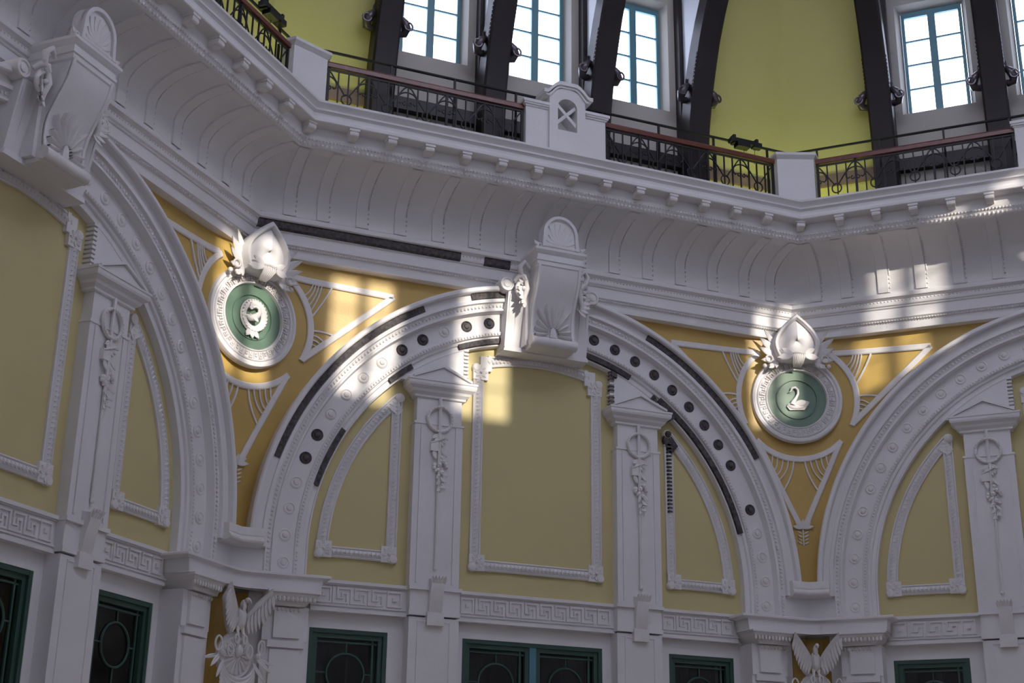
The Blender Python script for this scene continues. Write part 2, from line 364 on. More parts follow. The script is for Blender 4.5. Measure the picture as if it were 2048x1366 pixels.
# ------------------------------------------------------------------ pilasters inside the arches
def cap_profile(mb, u0, u1, base, prof):
    """moulded box: prof = list of (out, z); outline of rect u0..u1, front depth base"""
    rows = []
    for o_, z in prof:
        rows.append([(u0 - o_, -.15, z), (u0 - o_, -(base + o_), z), (u1 + o_, -(base + o_), z), (u1 + o_, -.15, z)])
    b0 = len(mb.v); mb.grid(rows); n = len(rows)
    mb.f.append((b0, b0 + 1, b0 + 2, b0 + 3)); mb.f.append(tuple(b0 + (n - 1) * 4 + k for k in range(4))); return mb
def pilaster_parts(e, sgn):
    mb = MB(); h = .325
    mb.box(-h, h, -.345, -.15, -.33, 1.78)
    mb.box(-h + .02, h - .02, -.34, -.15, 1.78, 2.14)
    for s_ in (-1, 1): mb.box(s_ * .235 - .012, s_ * .235 + .012, -.362, -.34, -.28, 1.74)
    mb.box(-h - .012, h + .012, -.358, -.15, 1.755, 1.785)
    obj('shaft', mb, PL, e, smooth=0)
    mb = MB(); cap_profile(mb, -.33, .33, .35, [(.0, 2.10), (.02, 2.11), (.02, 2.135), (.06, 2.17), (.075, 2.20), (.12, 2.235), (.13, 2.26), (.13, 2.295), (.14, 2.30), (.14, 2.325), (.0, 2.335)])
    obj('capital', mb, PL, e, smooth=0)
    mb = MB(); mb.prism([(-.40, 2.33), (.40, 2.33), (0, 2.50)], -.44, -.2); mb.prism([(-.40, 2.335), (0, 2.505), (.40, 2.335), (.40, 2.365), (0, 2.54), (-.40, 2.365)], -.47, -.2)
    obj('pediment', mb, PL, e, smooth=0)
    # block above, filling up to the arch; inner edge toothed
    poly = []; xi, xo = 1.10, 2.0
    arc = [(x, math.sqrt(3.12 ** 2 - x * x)) for x in [xi + (xo - xi) * k / 8 for k in range(9)]]
    poly = [(xi, 2.33), (xo, 2.33)] + arc[::-1]
    if sgn < 0: poly = [(-x, z) for x, z in poly]
    mb = MB(); mb.prism([(x - sgn * 1.43, z) for x, z in poly], -.30, -.15); obj('upper_block', mb, PL, e, smooth=0)
    mb = MB(); k = 0; z = 2.36
    while z < 2.84:
        x = sgn * (1.07 - 1.43); mb.box(x - .035, x + .035, -.31, -.15, z, z + .03); z += .052; k += 1
    obj('tooth_course', mb, PL if sgn < 0 else PLO, e, smooth=0, kind='stuff')
    # hanging ornament
    mb = MB(); mb.tube([(0, -.375, 2.12), (0, -.375, 1.2)], .022, 6); mb.tube([(0, -.37, 1.2), (0, -.37, -.09)], .018, 6); mb.ball((0, -.375, -.1), .028)
    obj('rod', mb, PLO, e)
    mb = MB(); n = 20
    rows = []
    for i in range(n):
        a = 2 * PI * i / n; cx, cz = .165 * math.cos(a), 1.83 + .165 * math.sin(a)
        rows.append([(cx + .022 * math.cos(2 * PI * k / 6) * math.cos(a), -.375 - .026 * math.sin(2 * PI * k / 6), cz + .022 * math.cos(2 * PI * k / 6) * math.sin(a)) for k in range(6)])
    mb.grid(rows, closeu=True, closev=True)
    for i in range(24):
        a = 2 * PI * i / 24; mb.ball((.165 * math.cos(a), -.395, 1.83 + .165 * math.sin(a)), 1, 5, 3, sx=.014, sy=.012, sz=.014)
    obj('wreath', mb, PLO, e)
    mb = MB()
    for s_ in (-1, 1):
        for i in range(3): mb.leaf((0, -.37, 1.63 - .02 * i), (s_ * (.8 - .2 * i), -.1, -.5 - .4 * i), .13, .055, .15)
    mb.box(-.12, -.02, -.40, -.34, 1.40, 1.52); mb.tube([(-.12, -.40, 1.50), (.06, -.40, 1.58)], .012)
    mb.leaf((-.07, -.38, 1.41), (.2, -.1, -1), .12, .06, .1); mb.leaf((.02, -.38, 1.45), (.5, -.1, -.8), .14, .05, .1)
    obj('ribbon_knot', mb, PLO, e)
    mb = MB(); rnd = random.Random(3)
    for i in range(15):
        a = rnd.uniform(0, 2 * PI); rr = rnd.uniform(.02, .10); mb.ball((rr * math.cos(a) + .02, -.375, 1.20 + rr * 1.3 * math.sin(a)), rnd.uniform(.02, .036), 6, 4)
    for i in range(6): mb.leaf((.03, -.37, 1.16 - i * .045), ((-1) ** i * .9, -.3, -1), .12 - .008 * i, .045, .2)
    for i in range(5): mb.ball((.06 - .012 * i, -.372, 1.02 - i * .045), .022 - .002 * i, 6, 4)
    obj('flower_drop', mb, PLO, e)
PILS = {}
for sgn in (-1, 1):
    e = empty('pilaster', '', 'pilaster'); pilaster_parts(e, sgn); PILS[sgn] = e
def place_first(flag, proto, key):
    if flag.get(key): return copy_tree(proto)
    flag[key] = 1; return proto
used = {}
for key, sgn, lab in (('middle', -1, 'white pilaster with wreath drop, left of the central tall panel on the middle wall'),
                      ('middle', 1, 'white pilaster with wreath drop, right of the central tall panel beside blackened teeth'),
                      ('left', 1, 'white pilaster with wreath drop near the left edge, seen sharply from its side'),
                      ('right', -1, 'white pilaster with wreath drop near the right edge')):
    e = place_first(used, PILS[sgn], sgn); e['label'] = lab; put(e, AZ[key], sgn * 1.43, 0, 0)
# blackened teeth beside the right middle pilaster and soot on the small frame
e = empty('soot_patch', 'row of small black teeth above the right pilaster of the middle wall', 'stain'); put(e, 90)
mb = MB(); 
for k, z in enumerate([2.36 + .052 * i for i in range(10)]):
    if k in (3, 6): continue
    mb.box(1.03, 1.10, -.314, -.25, z + .004, z + .028)
obj('black_teeth', mb, SOOT, e, smooth=0, kind='stuff')
mb = MB(); mb.prism([(1.05, 2.86), (1.13, 2.83), (1.13, 2.76), (1.05, 2.79)], -.345, -.25); obj('black_block', mb, SOOT, e, smooth=0)
mb = MB(); mb.prism([(1.63, 2.52), (1.70, 2.60), (1.76, 2.50), (1.68, 2.42)], -.34, -.25); mb.prism([(1.78, 2.48), (1.86, 2.46), (2.02, 2.30), (1.95, 2.26)], -.34, -.25); obj('black_block', mb, SOOT, e, smooth=0)

# ------------------------------------------------------------------ panel frames in the lunettes
FR_D = .20
def frame_strip(mb, L, Rr):
    """moulded strip between outer and inner polyline: fillet, hollow, fillet"""
    def mix(t): return [(a[0] * (1 - t) + b2[0] * t, a[1] * (1 - t) + b2[1] * t) for a, b2 in zip(L, Rr)]
    prof = [(0, 0), (0, .035), (.12, .045), (.2, .02), (.3, .035), (.5, .055), (.72, .035), (.8, .02), (.9, .04), (1, .03), (1, 0)]
    cols = [mix(t) for t, h in prof]
    rows = [[(c[i][0], -(FR_D + h), c[i][1]) for c, (t, h) in zip(cols, prof)] for i in range(len(L))]
    mb.grid(rows); n = len(prof); return mb
def ridges(mb, L, Rr, step=.055):
    pts = [((a[0] + b2[0]) / 2, (a[1] + b2[1]) / 2) for a, b2 in zip(L, Rr)]; w = math.hypot(L[0][0] - Rr[0][0], L[0][1] - Rr[0][1])
    acc = 0
    for i in range(len(pts) - 1):
        x0, z0 = pts[i]; x1, z1 = pts[i + 1]; l = math.hypot(x1 - x0, z1 - z0); a = math.atan2(z1 - z0, x1 - x0); rt = Matrix.Rotation(-a - .35, 3, 'Y')
        while acc < l:
            t = acc / l; mb.ball((x0 + (x1 - x0) * t, -(FR_D + .048), z0 + (z1 - z0) * t), 1, 5, 3, sx=.016, sy=.014, sz=w * .26, rot=rt); acc += step
        acc -= l
    return mb
def corner_block(mb, x, z, sx_, sz_, s=.2):
    """square leaf block with a ball at the outer corner; (x,z) outer corner, extends towards (sx_,sz_)"""
    x1, z1 = x + sx_ * s, z + sz_ * s
    mb.box(min(x, x1), max(x, x1), -(FR_D + .05), -.15, min(z, z1), max(z, z1))
    cx, cz = (x + x1) / 2, (z + z1) / 2
    for k in range(8):
        a = 2 * PI * k / 8; mb.leaf((cx, -(FR_D + .05), cz), (math.cos(a), 0, math.sin(a)), .095, .05, .12, n=4)
    mb.ball((cx, -(FR_D + .065), cz), .022, 6, 4)
    mb.lathe([(.058, 0), (.058, .05), (.045, .065), (.02, .07), (.001, .072)], (x + sx_ * .045, -FR_D, z + sz_ * .045), 12); return mb
def side_frame(e, sg):
    def M(p): return [(sg * x, z) for x, z in p]
    ra, rb = 2.92, 2.775
    a0 = math.asin(.1 / ra); a1 = math.acos(1.97 / ra)
    Lo = [(ra * math.cos(a0 + (a1 - a0) * k / 16), ra * math.sin(a0 + (a1 - a0) * k / 16)) for k in range(17)]
    a1b = math.acos(1.97 / rb); Li = [(rb * math.cos(a0 + (a1b - a0) * k / 16), rb * math.sin(a0 + (a1b - a0) * k / 16)) for k in range(17)]
    vL = [(1.90, .1), (1.90, 2.05)]; vR = [(2.035, .1), (2.035, 2.0)]; bL = [(2.05, -.04), (2.78, -.04)]; bR = [(2.05, .095), (2.78, .095)]
    for nm, L, Rr in (('curved_bar', Lo, Li), ('upright_bar', vL, vR), ('bottom_bar', bL, bR)):
        mb = MB(); frame_strip(mb, M(L), M(Rr)); ob = obj(nm, mb, PL, e, smooth=30)
        m2 = MB(); ridges(m2, M(L), M(Rr)); obj('leaf_ridges', m2, PLO, ob, kind='stuff')
    mb = MB(); corner_block(mb, sg * 1.90, -.05, sg, 1); obj('corner_block', mb, PLO, e)
    mb = MB(); corner_block(mb, sg * 2.93, -.05, -sg, 1, .2); obj('corner_block', mb, PLO, e)
    mb = MB(); rot = []
    mb.prism(M([(1.89, 1.93), (1.95, 1.84), (2.09, 1.93), (1.99, 2.07)]), -(FR_D + .05), -.15); mb.lathe([(.062, 0), (.062, .06), (.04, .075), (.001, .08)], (sg * 1.94, -FR_D, 2.085), 12)
    obj('corner_block', mb, PLO, e)
def centre_frame(e):
    strips = [([(-.93, .1), (-.93, 2.5)], [(-.785, .1), (-.785, 2.5)]), ([(.93, .1), (.93, 2.5)], [(.785, .1), (.785, 2.5)]), ([(-.75, -.04), (.75, -.04)], [(-.75, .1), (.75, .1)])]
    ra, rb = 2.915, 2.77; aa = [R(90 - 15.2 + 30.4 * k / 12) for k in range(13)]
    strips.append(([(ra * math.cos(a), ra * math.sin(a)) for a in aa], [(rb * math.cos(a), rb * math.sin(a)) for a in aa]))
    for nm, (L, Rr) in zip(('upright_bar', 'upright_bar', 'bottom_bar', 'curved_bar'), strips):
        mb = MB(); frame_strip(mb, L, Rr); ob = obj(nm, mb, PL, e, smooth=30); m2 = MB(); ridges(m2, L, Rr); obj('leaf_ridges', m2, PLO, ob, kind='stuff')
    for x, z, sx_, sz_ in ((-.94, -.05, 1, 1), (.94, -.05, -1, 1), (-.94, 2.70, 1, -1), (.94, 2.70, -1, -1)):
        mb = MB(); corner_block(mb, x, z, sx_, sz_, .21)
        if sz_ < 0:
            x1 = x + sx_ * .21; mb.box(min(x1, x1 + sx_ * .05), max(x1, x1 + sx_ * .05), -.25, -.15, 2.62, 2.84); mb.box(min(x + sx_ * .1, x1), max(x + sx_ * .1, x1), -.25, -.15, 2.7, 2.82)
        obj('corner_block', mb, PLO, e)
FRM = {}
for sg, f in ((-1, side_frame), (1, side_frame)):
    e = empty('panel_frame', '', 'panel frame'); f(e, sg); FRM[sg] = e
e = empty('panel_frame', '', 'panel frame'); centre_frame(e); FRM[0] = e
used = {}
for key, k, lab in (('middle', -1, 'quarter-round white leaf frame on yellow, left third of the middle arch'),
                    ('middle', 0, 'tall white leaf frame on yellow in the centre of the middle arch'),
                    ('middle', 1, 'quarter-round white leaf frame with dark dashes, right third of the middle arch'),
                    ('left', 1, 'narrow white leaf frame on yellow between left pilaster and left arch'),
                    ('left', 0, 'large white leaf frame on yellow cut off by the left edge'),
                    ('right', -1, 'quarter-round white leaf frame on yellow under the right-hand arch'),
                    ('right', 0, 'white leaf frame on yellow just entering at the right edge')):
    e = place_first(used, FRM[k], k); e['label'] = lab; put(e, AZ[key])
    if key == 'middle' and k == 1: rightframe = e
mb = MB()
for i in range(22):
    z = 1.92 - i * .052
    if z < .95: break
    mb.box(1.93, 1.99, -.262, -.2, z, z + .026)
obj('dark_dash', mb, SOOT, rightframe, smooth=0, kind='stuff', label='soot-black dashes')
mb = MB(); mb.prism([(1.875, 1.99), (1.93, 1.86), (1.99, 1.80), (2.10, 1.93), (1.99, 2.07), (1.90, 2.13)], -.262, -.2); mb.ball((1.94, -.27, 2.08), .05); obj('dark_corner', mb, SOOT, rightframe, label='soot-black corner leaf block')

# ------------------------------------------------------------------ fret bands, lower pilasters, consoles
def fret_cells(u0, u1, n, zb, h):
    mb = MB(); w = (u1 - u0) / n; t = .021; D = (-.262, -.2)
    def hb(x0, x1, z): mb.box(min(x0, x1), max(x0, x1), *D, z - t / 2, z + t / 2)
    def vb(x, z0, z1): mb.box(x - t / 2, x + t / 2, *D, min(z0, z1) - t / 2, max(z0, z1) + t / 2)
    for i in range(n):
        x = u0 + i * w; 
        if i in (0, n - 1):
            a, b2 = x + .1 * w, x + .85 * w
            hb(a, b2, zb); hb(a, b2, zb + h); vb(a, zb, zb + h); vb(b2, zb, zb + h); mb.box(x + .38 * w, x + .6 * w, *D, zb + .38 * h, zb + .62 * h)
            continue
        vb(x, zb, zb + h); hb(x, x + .78 * w, zb); vb(x + .78 * w, zb, zb + .66 * h); hb(x + .5 * w, x + .78 * w, zb + .66 * h); vb(x + .5 * w, zb + .33 * h, zb + .66 * h)
        hb(x + .24 * w, x + w, zb + h); vb(x + .24 * w, zb + .33 * h, zb + h); hb(x + .24 * w, x + .5 * w, zb + .33 * h)
    return mb
def band(e, u0, u1, n):
    mb = MB(); mb.box(u0, u1, -.24, -.1, -.66, -.33); mb.box(u0, u1, -.285, -.1, -.365, -.325); mb.box(u0, u1, -.262, -.1, -.38, -.365)
    mb.box(u0, u1, -.262, -.1, -.635, -.62); mb.box(u0, u1, -.255, -.1, -.70, -.655); obj('band', mb, PL, e, smooth=0)
    obj('fret_pattern', fret_cells(u0 + .05, u1 - .05, n, -.59, .175), PLO, e, smooth=0)
BANDS = {}
for k, (a, b2, n) in {-1: (-2.95, -1.74, 5), 0: (-1.10, 1.10, 10), 1: (1.74, 2.95, 5)}.items():
    e = empty('fret_band', '', 'frieze'); band(e, a, b2, n); BANDS[k] = e
def lowpil(e):
    mb = MB(); h = .325
    mb.box(-h, h, -.34, -.1, Z0, -.70); mb.box(-h - .01, h + .01, -.365, -.1, -.68, -.62); mb.box(-h, h, -.35, -.1, -.62, -.37); mb.box(-h - .02, h + .02, -.385, -.1, -.37, -.325)
    for s_ in (-1, 1): mb.box(s_ * .21 - .008, s_ * .21 + .008, -.352, -.3, -4, -.74)
    mb.box(-.215, .215, -.352, -.3, -.755, -.74); obj('shaft', mb, PL, e, smooth=0)
    mb = MB(); mb.prismx([(-.34, -.22), (-.45, -.24), (-.46, -.32), (-.42, -.45), (-.40, -.60), (-.38, -.64), (-.34, -.64)], -.085, .085)
    for i in range(5): mb.leaf((-.07 + .035 * i, -.45, -.30), (.1 * (i - 2), -.35, 1), .10, .05, .2, n=4)
    mb.box(-.11, .11, -.40, -.3, -.80, -.64); obj('console', mb, PLO, e, smooth=25)
LP = empty('lower_pilaster', '', 'pilaster'); lowpil(LP)
used = {}
for key, k, lab in (('middle', -1, 'white fret band at the foot of the middle arch, left section'), ('middle', 0, 'longest white fret band, between the two middle pilasters above the double window'),
                    ('middle', 1, 'white fret band at the foot of the middle arch, right section'), ('left', 1, 'white fret band right of the pilaster on the left wall'),
                    ('left', 0, 'white fret band at the far left edge'), ('right', -1, 'white fret band at the foot of the right arch')):
    e = place_first(used, BANDS[k], k); e['label'] = lab; put(e, AZ[key])
used = {}
for key, sg, lab in (('middle', -1, 'plain white pier below the left middle pilaster, between green windows'), ('middle', 1, 'plain white pier below the right middle pilaster, right of the double window'),
                     ('left', 1, 'plain white pier between the two green windows at the left'), ('right', -1, 'plain white pier at the right edge below the fret band')):
    e = place_first(used, LP, 1); e['label'] = lab; put(e, AZ[key], sg * 1.415)

# ------------------------------------------------------------------ lower green windows
def sash(e, x0, x1, z0, z1, ring=True):
    f = MB(); t = .055
    f.box(x0, x1, -.11, -.03, z1 - t, z1); f.box(x0, x1, -.11, -.03, z0, z0 + t); f.box(x0 + .001, x0 + t, -.112, -.032, z0 + .001, z1 - .001); f.box(x1 - t, x1 - .001, -.112, -.032, z0 + .001, z1 - .001)
    f.box(x0 + t, x0 + t + .02, -.08, -.03, z0, z1); f.box(x1 - t - .07, x1 - t - .045, -.08, -.03, z0, z1); f.box(x0, x1, -.08, -.03, z1 - t - .05, z1 - t - .03)
    fr = obj('sash_frame', f, DGR, e, smooth=0)
    g = MB(); g.box(x0 + .02, x1 - .02, -.062, -.055, z0, z1); obj('pane', g, DGL, e, smooth=0)
    if ring:
        cx = (x0 + x1) / 2; cz = -1.40; rx = .235
        rb = MB(); n = 28; rows = []
        for i in range(n):
            a = 2 * PI * i / n
            rows.append([(cx + (rx + .014 * math.cos(q)) * math.cos(a), -.07 - .016 * math.sin(q), cz + (rx + .014 * math.cos(q)) * math.sin(a)) for q in (0, PI / 3, 2 * PI / 3, PI, 4 * PI / 3, 5 * PI / 3)])
        rb.grid(rows, closeu=True, closev=True)
        for (a, b2, c, d) in ((cx, z1 - .08, cx, cz + rx), (cx, cz - rx, cx, z0), (cx + rx, cz, x1 - .1, cz), (cx - rx, cz, x0 + .05, cz)): rb.tube([(a, -.07, b2), (c, -.07, d)], .010, 5)
        obj('tracery_ring', rb, DGR, fr)
def low_window(x0, x1, double):
    e = bpy.data.objects.new('window_1', None); COL.objects.link(e); e['kind'] = 'structure'
    z0, z1 = -3.3, -.89; f = MB(); t = .05
    f.box(x0, x1, -.14, .1, z1 - t, z1); f.box(x0, x1, -.14, .1, z0, z0 + t); f.box(x0, x0 + t, -.142, .098, z0 + .001, z1 - .001); f.box(x1 - t, x1, -.142, .098, z0 + .001, z1 - .001)
    obj('window_frame', f, DGR, e, smooth=0)
    if double:
        mb = MB(); mb.box(-.045, .045, -.13, 0, z0, z1); obj('mullion', mb, TEAL, e, smooth=0)
        sash(e, x0 + t, -.045, z0 + t, z1 - t); sash(e, .045, x1 - t, z0 + t, z1 - t)
    else: sash(e, x0 + t, x1 - t, z0 + t, z1 - t)
    mb = MB()   # shallow dark room behind with a timber partition seen through the glass
    mb.add([(x0 - .3, .34, z0), (x1 + .3, .34, z0), (x1 + .3, .34, z1 + .2), (x0 - .3, .34, z1 + .2), (x0 - .3, 1.6, z0), (x1 + .3, 1.6, z0), (x1 + .3, 1.6, z1 + .2), (x0 - .3, 1.6, z1 + .2)],
           [(4, 5, 6, 7), (0, 4, 7, 3), (1, 2, 6, 5), (3, 7, 6, 2), (0, 1, 5, 4)])
    k = x0
    while k < x1: mb.box(k + .1, k + .16, .9, 1.0, z0, z1); k += .35
    obj('corridor_behind', mb, RED, e, smooth=0); return e
n_ = 1
for key, lst in (('left', ((LOWH[1], True, 'dark green window cut off by the lower left corner'), (LOWH[2], False, 'narrow dark green window with oval tracery on the left wall'))),
                 ('middle', ((LOWH[0], False, 'dark green window below the left fret band of the middle wall'), (LOWH[1], True, 'wide double dark green window below the middle arch'), (LOWH[2], False, 'dark green window below the right fret band of the middle wall'))),
                 ('right', ((LOWH[0], False, 'dark green window at the lower right below the right arch'), (LOWH[1], True, 'green window of the right wall beyond the frame edge'), (LOWH[2], False, 'far green window of the right wall')))):
    for h, dbl, lab in lst:
        w = low_window(h[0], h[1], dbl); w.name = 'window_%d' % n_; n_ += 1; w['label'] = lab; put(w, AZ[key])
mb = low_window(LOWH[0][0], LOWH[0][1], False); mb.name = 'window_%d' % n_; n_ += 1; mb['label'] = 'green window of the left wall beyond the frame edge'; put(mb, 135)

# ------------------------------------------------------------------ corner capitals and piers
def corner_run(prof, umin_off, mb=None, nf=4, t=.12):
    """profile (d, z, uend): runs across the corner; returns with the outer return ends"""
    mb = mb or MB(); rows = []
    for d, z, ue in prof:
        pts = []
        h = hw(d); Rr = t / T225
        def P(u, dd, sg):
            # wall coords relative to the corner mid-line
            q = R(22.5); a = (A - dd); x = (h0(u)) ; return x
        c, s_ = math.cos(R(22.5)), math.sin(R(22.5))
        def W2(u, dd): return (u * c - (A - dd) * s_, u * s_ + (A - dd) * c)    # wall (left neighbour) -> corner frame, mirrored below
        seq = [(ue, .10), (ue, d), (h - t, d)] + [(h - t + Rr * math.sin(R(22.5) * k / nf), d + Rr * (1 - math.cos(R(22.5) * k / nf))) for k in range(1, nf + 1)]
        left = [W2(u, dd) for u, dd in seq]
        row = [(x, y, z) for x, y in left] + [(-x, y, z) for x, y in left[-2::-1]]
        rows.append(row)
    mb.grid(rows); n = len(rows[0]); b0 = len(mb.v) - n * len(rows)
    mb.f.append(tuple(b0 + k for k in range(n))); mb.f.append(tuple(b0 + (len(rows) - 1) * n + k for k in range(n))); return mb
def W2(u, dd):
    c, s_ = math.cos(R(22.5)), math.sin(R(22.5)); return (u * c - (A - dd) * s_, u * s_ + (A - dd) * c)
def capital(e):
    pr = [(.52, -.34, 2.86), (.60, -.35, 2.82), (.625, -.36, 2.81), (.625, -.385, 2.81), (.60, -.40, 2.84), (.58, -.41, 2.90), (.58, -.555, 2.92), (.60, -.565, 2.90)]
    obj('abacus', corner_run(pr, 0), PL, e, smooth=20)
    # lower cyma, interrupted at the niche: two separate runs
    for sg in (-1, 1):
        mb = MB(); rows = []
        for d, z, ue, ui in ((.40, -.56, 3.0, 3.56), (.655, -.562, 2.93, 3.56), (.655, -.585, 2.93, 3.56), (.63, -.60, 2.96, 3.56), (.615, -.63, 2.98, 3.56), (.57, -.67, 3.04, 3.56), (.545, -.71, 3.07, 3.56), (.54, -.725, 3.09, 3.56), (.40, -.725, 3.1, 3.56)):
            a = [W2(ue, .1), W2(ue, d), W2(ui, d), W2(ui, .1)]; rows.append([(sg * x, y, z) for x, y in a])
        mb.grid(rows); obj('cyma', mb, PL, e, smooth=20)
        mb = MB(); u = 3.0
        while u < 3.55: x, y = W2(u, .60); mb.ball((sg * x, y, -.655), 1, 6, 4, sx=.022, sy=.03, sz=.035); u += .052
        u = 3.15
        while u < 3.52:
            x, y = W2(u, .50); mb.ball((sg * x, y, -.765), 1, 5, 3, sx=.018, sy=.03, sz=.028); u += .05
        obj('egg_row', mb, PLO, e, kind='stuff')
        # pier
        def bx(u0, u1, d0, d1, z0, z1):
            p = [W2(u0, d1), W2(u1, d1), W2(u1, d0), W2(u0, d0)]; m = MB()
            m.add([(sg * x, y, z0) for x, y in p] + [(sg * x, y, z1) for x, y in p], [(0, 1, 2, 3), (7, 6, 5, 4), (0, 4, 5, 1), (1, 5, 6, 2), (2, 6, 7, 3), (3, 7, 4, 0)]); return m
        mb = MB()
        for a in ((3.02, 3.56, .1, .46, -1.12, -.72), (3.12, 3.44, .46, .50, -1.09, -.74), (3.02, 3.56, .1, .44, Z0, -1.12), (3.06, 3.50, .44, .49, -1.20, -1.12), (3.10, 3.46, .44, .47, Z0, -1.22), (3.56, 3.72, .1, .34, Z0, -.56)):
            q = bx(*a); mb.add(q.v, q.f)
        obj('pier', mb, PL, e, smooth=0)
    mb = MB(); pts = [W2(3.70, .30), W2(3.85, .16), (0, 10.62)]; ring = [(x, y) for x, y in pts] + [(-x, y) for x, y in pts[-2::-1]]
    mb.grid([[(x, y, z) for x, y in ring] for z in (Z0, -.56)]); obj('niche_back', mb, OCH, e, smooth=0, label='ochre painted niche between the piers')
    mb = MB(); mb.lathe([(.16, 0), (.16, .02), (.13, .035), (.001, .04)], (0, 10.245, -.415), 16, sx=1, sz=.32); obj('boss', mb, PLO, e)
def eagle(e):
    Y = 10.10
    mb = MB(); mb.ball((0, Y, -.93), 1, 10, 7, sx=.075, sy=.08, sz=.13); mb.ball((.0, Y - .04, -.80), 1, 8, 6, sx=.035, sy=.05, sz=.08)
    mb.ball((.012, Y - .10, -.735), 1, 8, 5, sx=.03, sy=.042, sz=.032); mb.tube([(.012, Y - .13, -.735), (.01, Y - .17, -.755), (.01, Y - .175, -.78)], [.016, .010, .003], 6)
    for s_ in (-1, 1): mb.tube([(s_ * .03, Y, -1.02), (s_ * .035, Y - .02, -1.10)], [.03, .016], 6); mb.ball((s_ * .038, Y - .03, -1.115), .024, 6, 4)
    obj('body', mb, PLO, e)
    for s_ in (-1, 1):
        w = MB(); rows = []
        for i in range(9):
            t = i / 8; ax = s_ * (.05 + .24 * t ** .9); az_ = -.90 + .33 * t ** .75; ln = .10 + .22 * math.sin(PI * min(1, .25 + t * .65)); row = []
            for j in range(7):
                q = j / 6; row.append((ax + s_ * .03 * q, Y - .05 - .16 * t + .10 * q + .010 * (j % 2), az_ - ln * q))
            rows.append(row)
        w.grid(rows); w.grid([[(x, y + .03, z) for x, y, z in r_] for r_ in rows])
        for i in range(8):
            t = i / 7; ax = s_ * (.07 + .22 * t); az_ = -.93 + .27 * t
            w.leaf((ax, Y - .06 - .14 * t, az_), (s_ * .25, .3, -1), .12 + .12 * math.sin(PI * min(1, .2 + .7 * t)), .05, .1, n=4)
        obj('wing', w, PLO, e, smooth=60)
    mb = MB(); C0 = (-.0, Y + .10, -1.35)
    mb.lathe([(.235, 0), (.24, .05), (.215, .075), (.19, .06), (.15, .07), (.05, .09), (.001, .09)], C0, 24, sz=1.15); obj('shield', mb, PLO, e)
    mb = MB()
    for k in range(16):
        a = 2 * PI * k / 16; mb.tube([(.05 * math.cos(a), Y - .0, -1.36 + .055 * math.sin(a)), (.175 * math.cos(a), Y + .03, -1.36 + .2 * math.sin(a))], [.010, .018], 5)
    mb.ball((0, Y - .02, -1.30), 1, 8, 6, sx=.045, sy=.05, sz=.075); obj('sun_rays', mb, PLO, e)
    mb = MB()
    for s_ in (-1, 1):
        for (cx, cz, r_) in ((.29, -1.24, .062), (.13, -1.30, .055), (.055, -1.17, .036)):
            mb.tube([(s_ * (cx + r_ * .7 * math.cos(a)), Y - .04, cz + r_ * 1.3 * math.sin(a)) for a in [PI * 2 * k / 12 for k in range(13)]], .013, 5)
        mb.leaf((s_ * .22, Y - .02, -1.33), (s_ * .9, -.2, -.9), .26, .06, .1, n=6); mb.leaf((s_ * .24, Y, -1.36), (s_ * 1, 0, -.25), .24, .05, .15, n=6); mb.leaf((s_ * .2, Y - .03, -1.42), (s_ * .6, -.2, -1), .24, .05, .1, n=6)
        mb.ball((s_ * .24, Y - .05, -1.34), .035, 7, 5)
    obj('ribbon', mb, PLO, e)
    mb = MB()
    for k in range(6):
        dz = k * .045; mb.tube([(.23 * math.sin(q), Y - .02 - .02 * math.cos(q), -1.38 - dz - (.24 - .0 * k) * math.cos(q)) for q in [R(-80 + 160 * i / 14) for i in range(15)]], [.012 + .012 * math.sin(PI * i / 14) for i in range(15)], 6)
    obj('drapery', mb, PLO, e)
CP = empty('corner_capital', '', 'capital'); capital(CP)
EG = empty('eagle_cartouche', '', 'sculpture'); eagle(EG)
for i, (nm, az) in enumerate((('left', 112.5), ('right', 67.5))):
    c = CP if i == 0 else copy_tree(CP); c['label'] = 'white capital and twin piers under the meeting arches at the %s corner' % nm; c.matrix_world = corner_mat(az)
    g = EG if i == 0 else copy_tree(EG); g['label'] = 'white plaster eagle above a rayed shield in the %s corner niche' % nm; g.matrix_world = corner_mat(az)

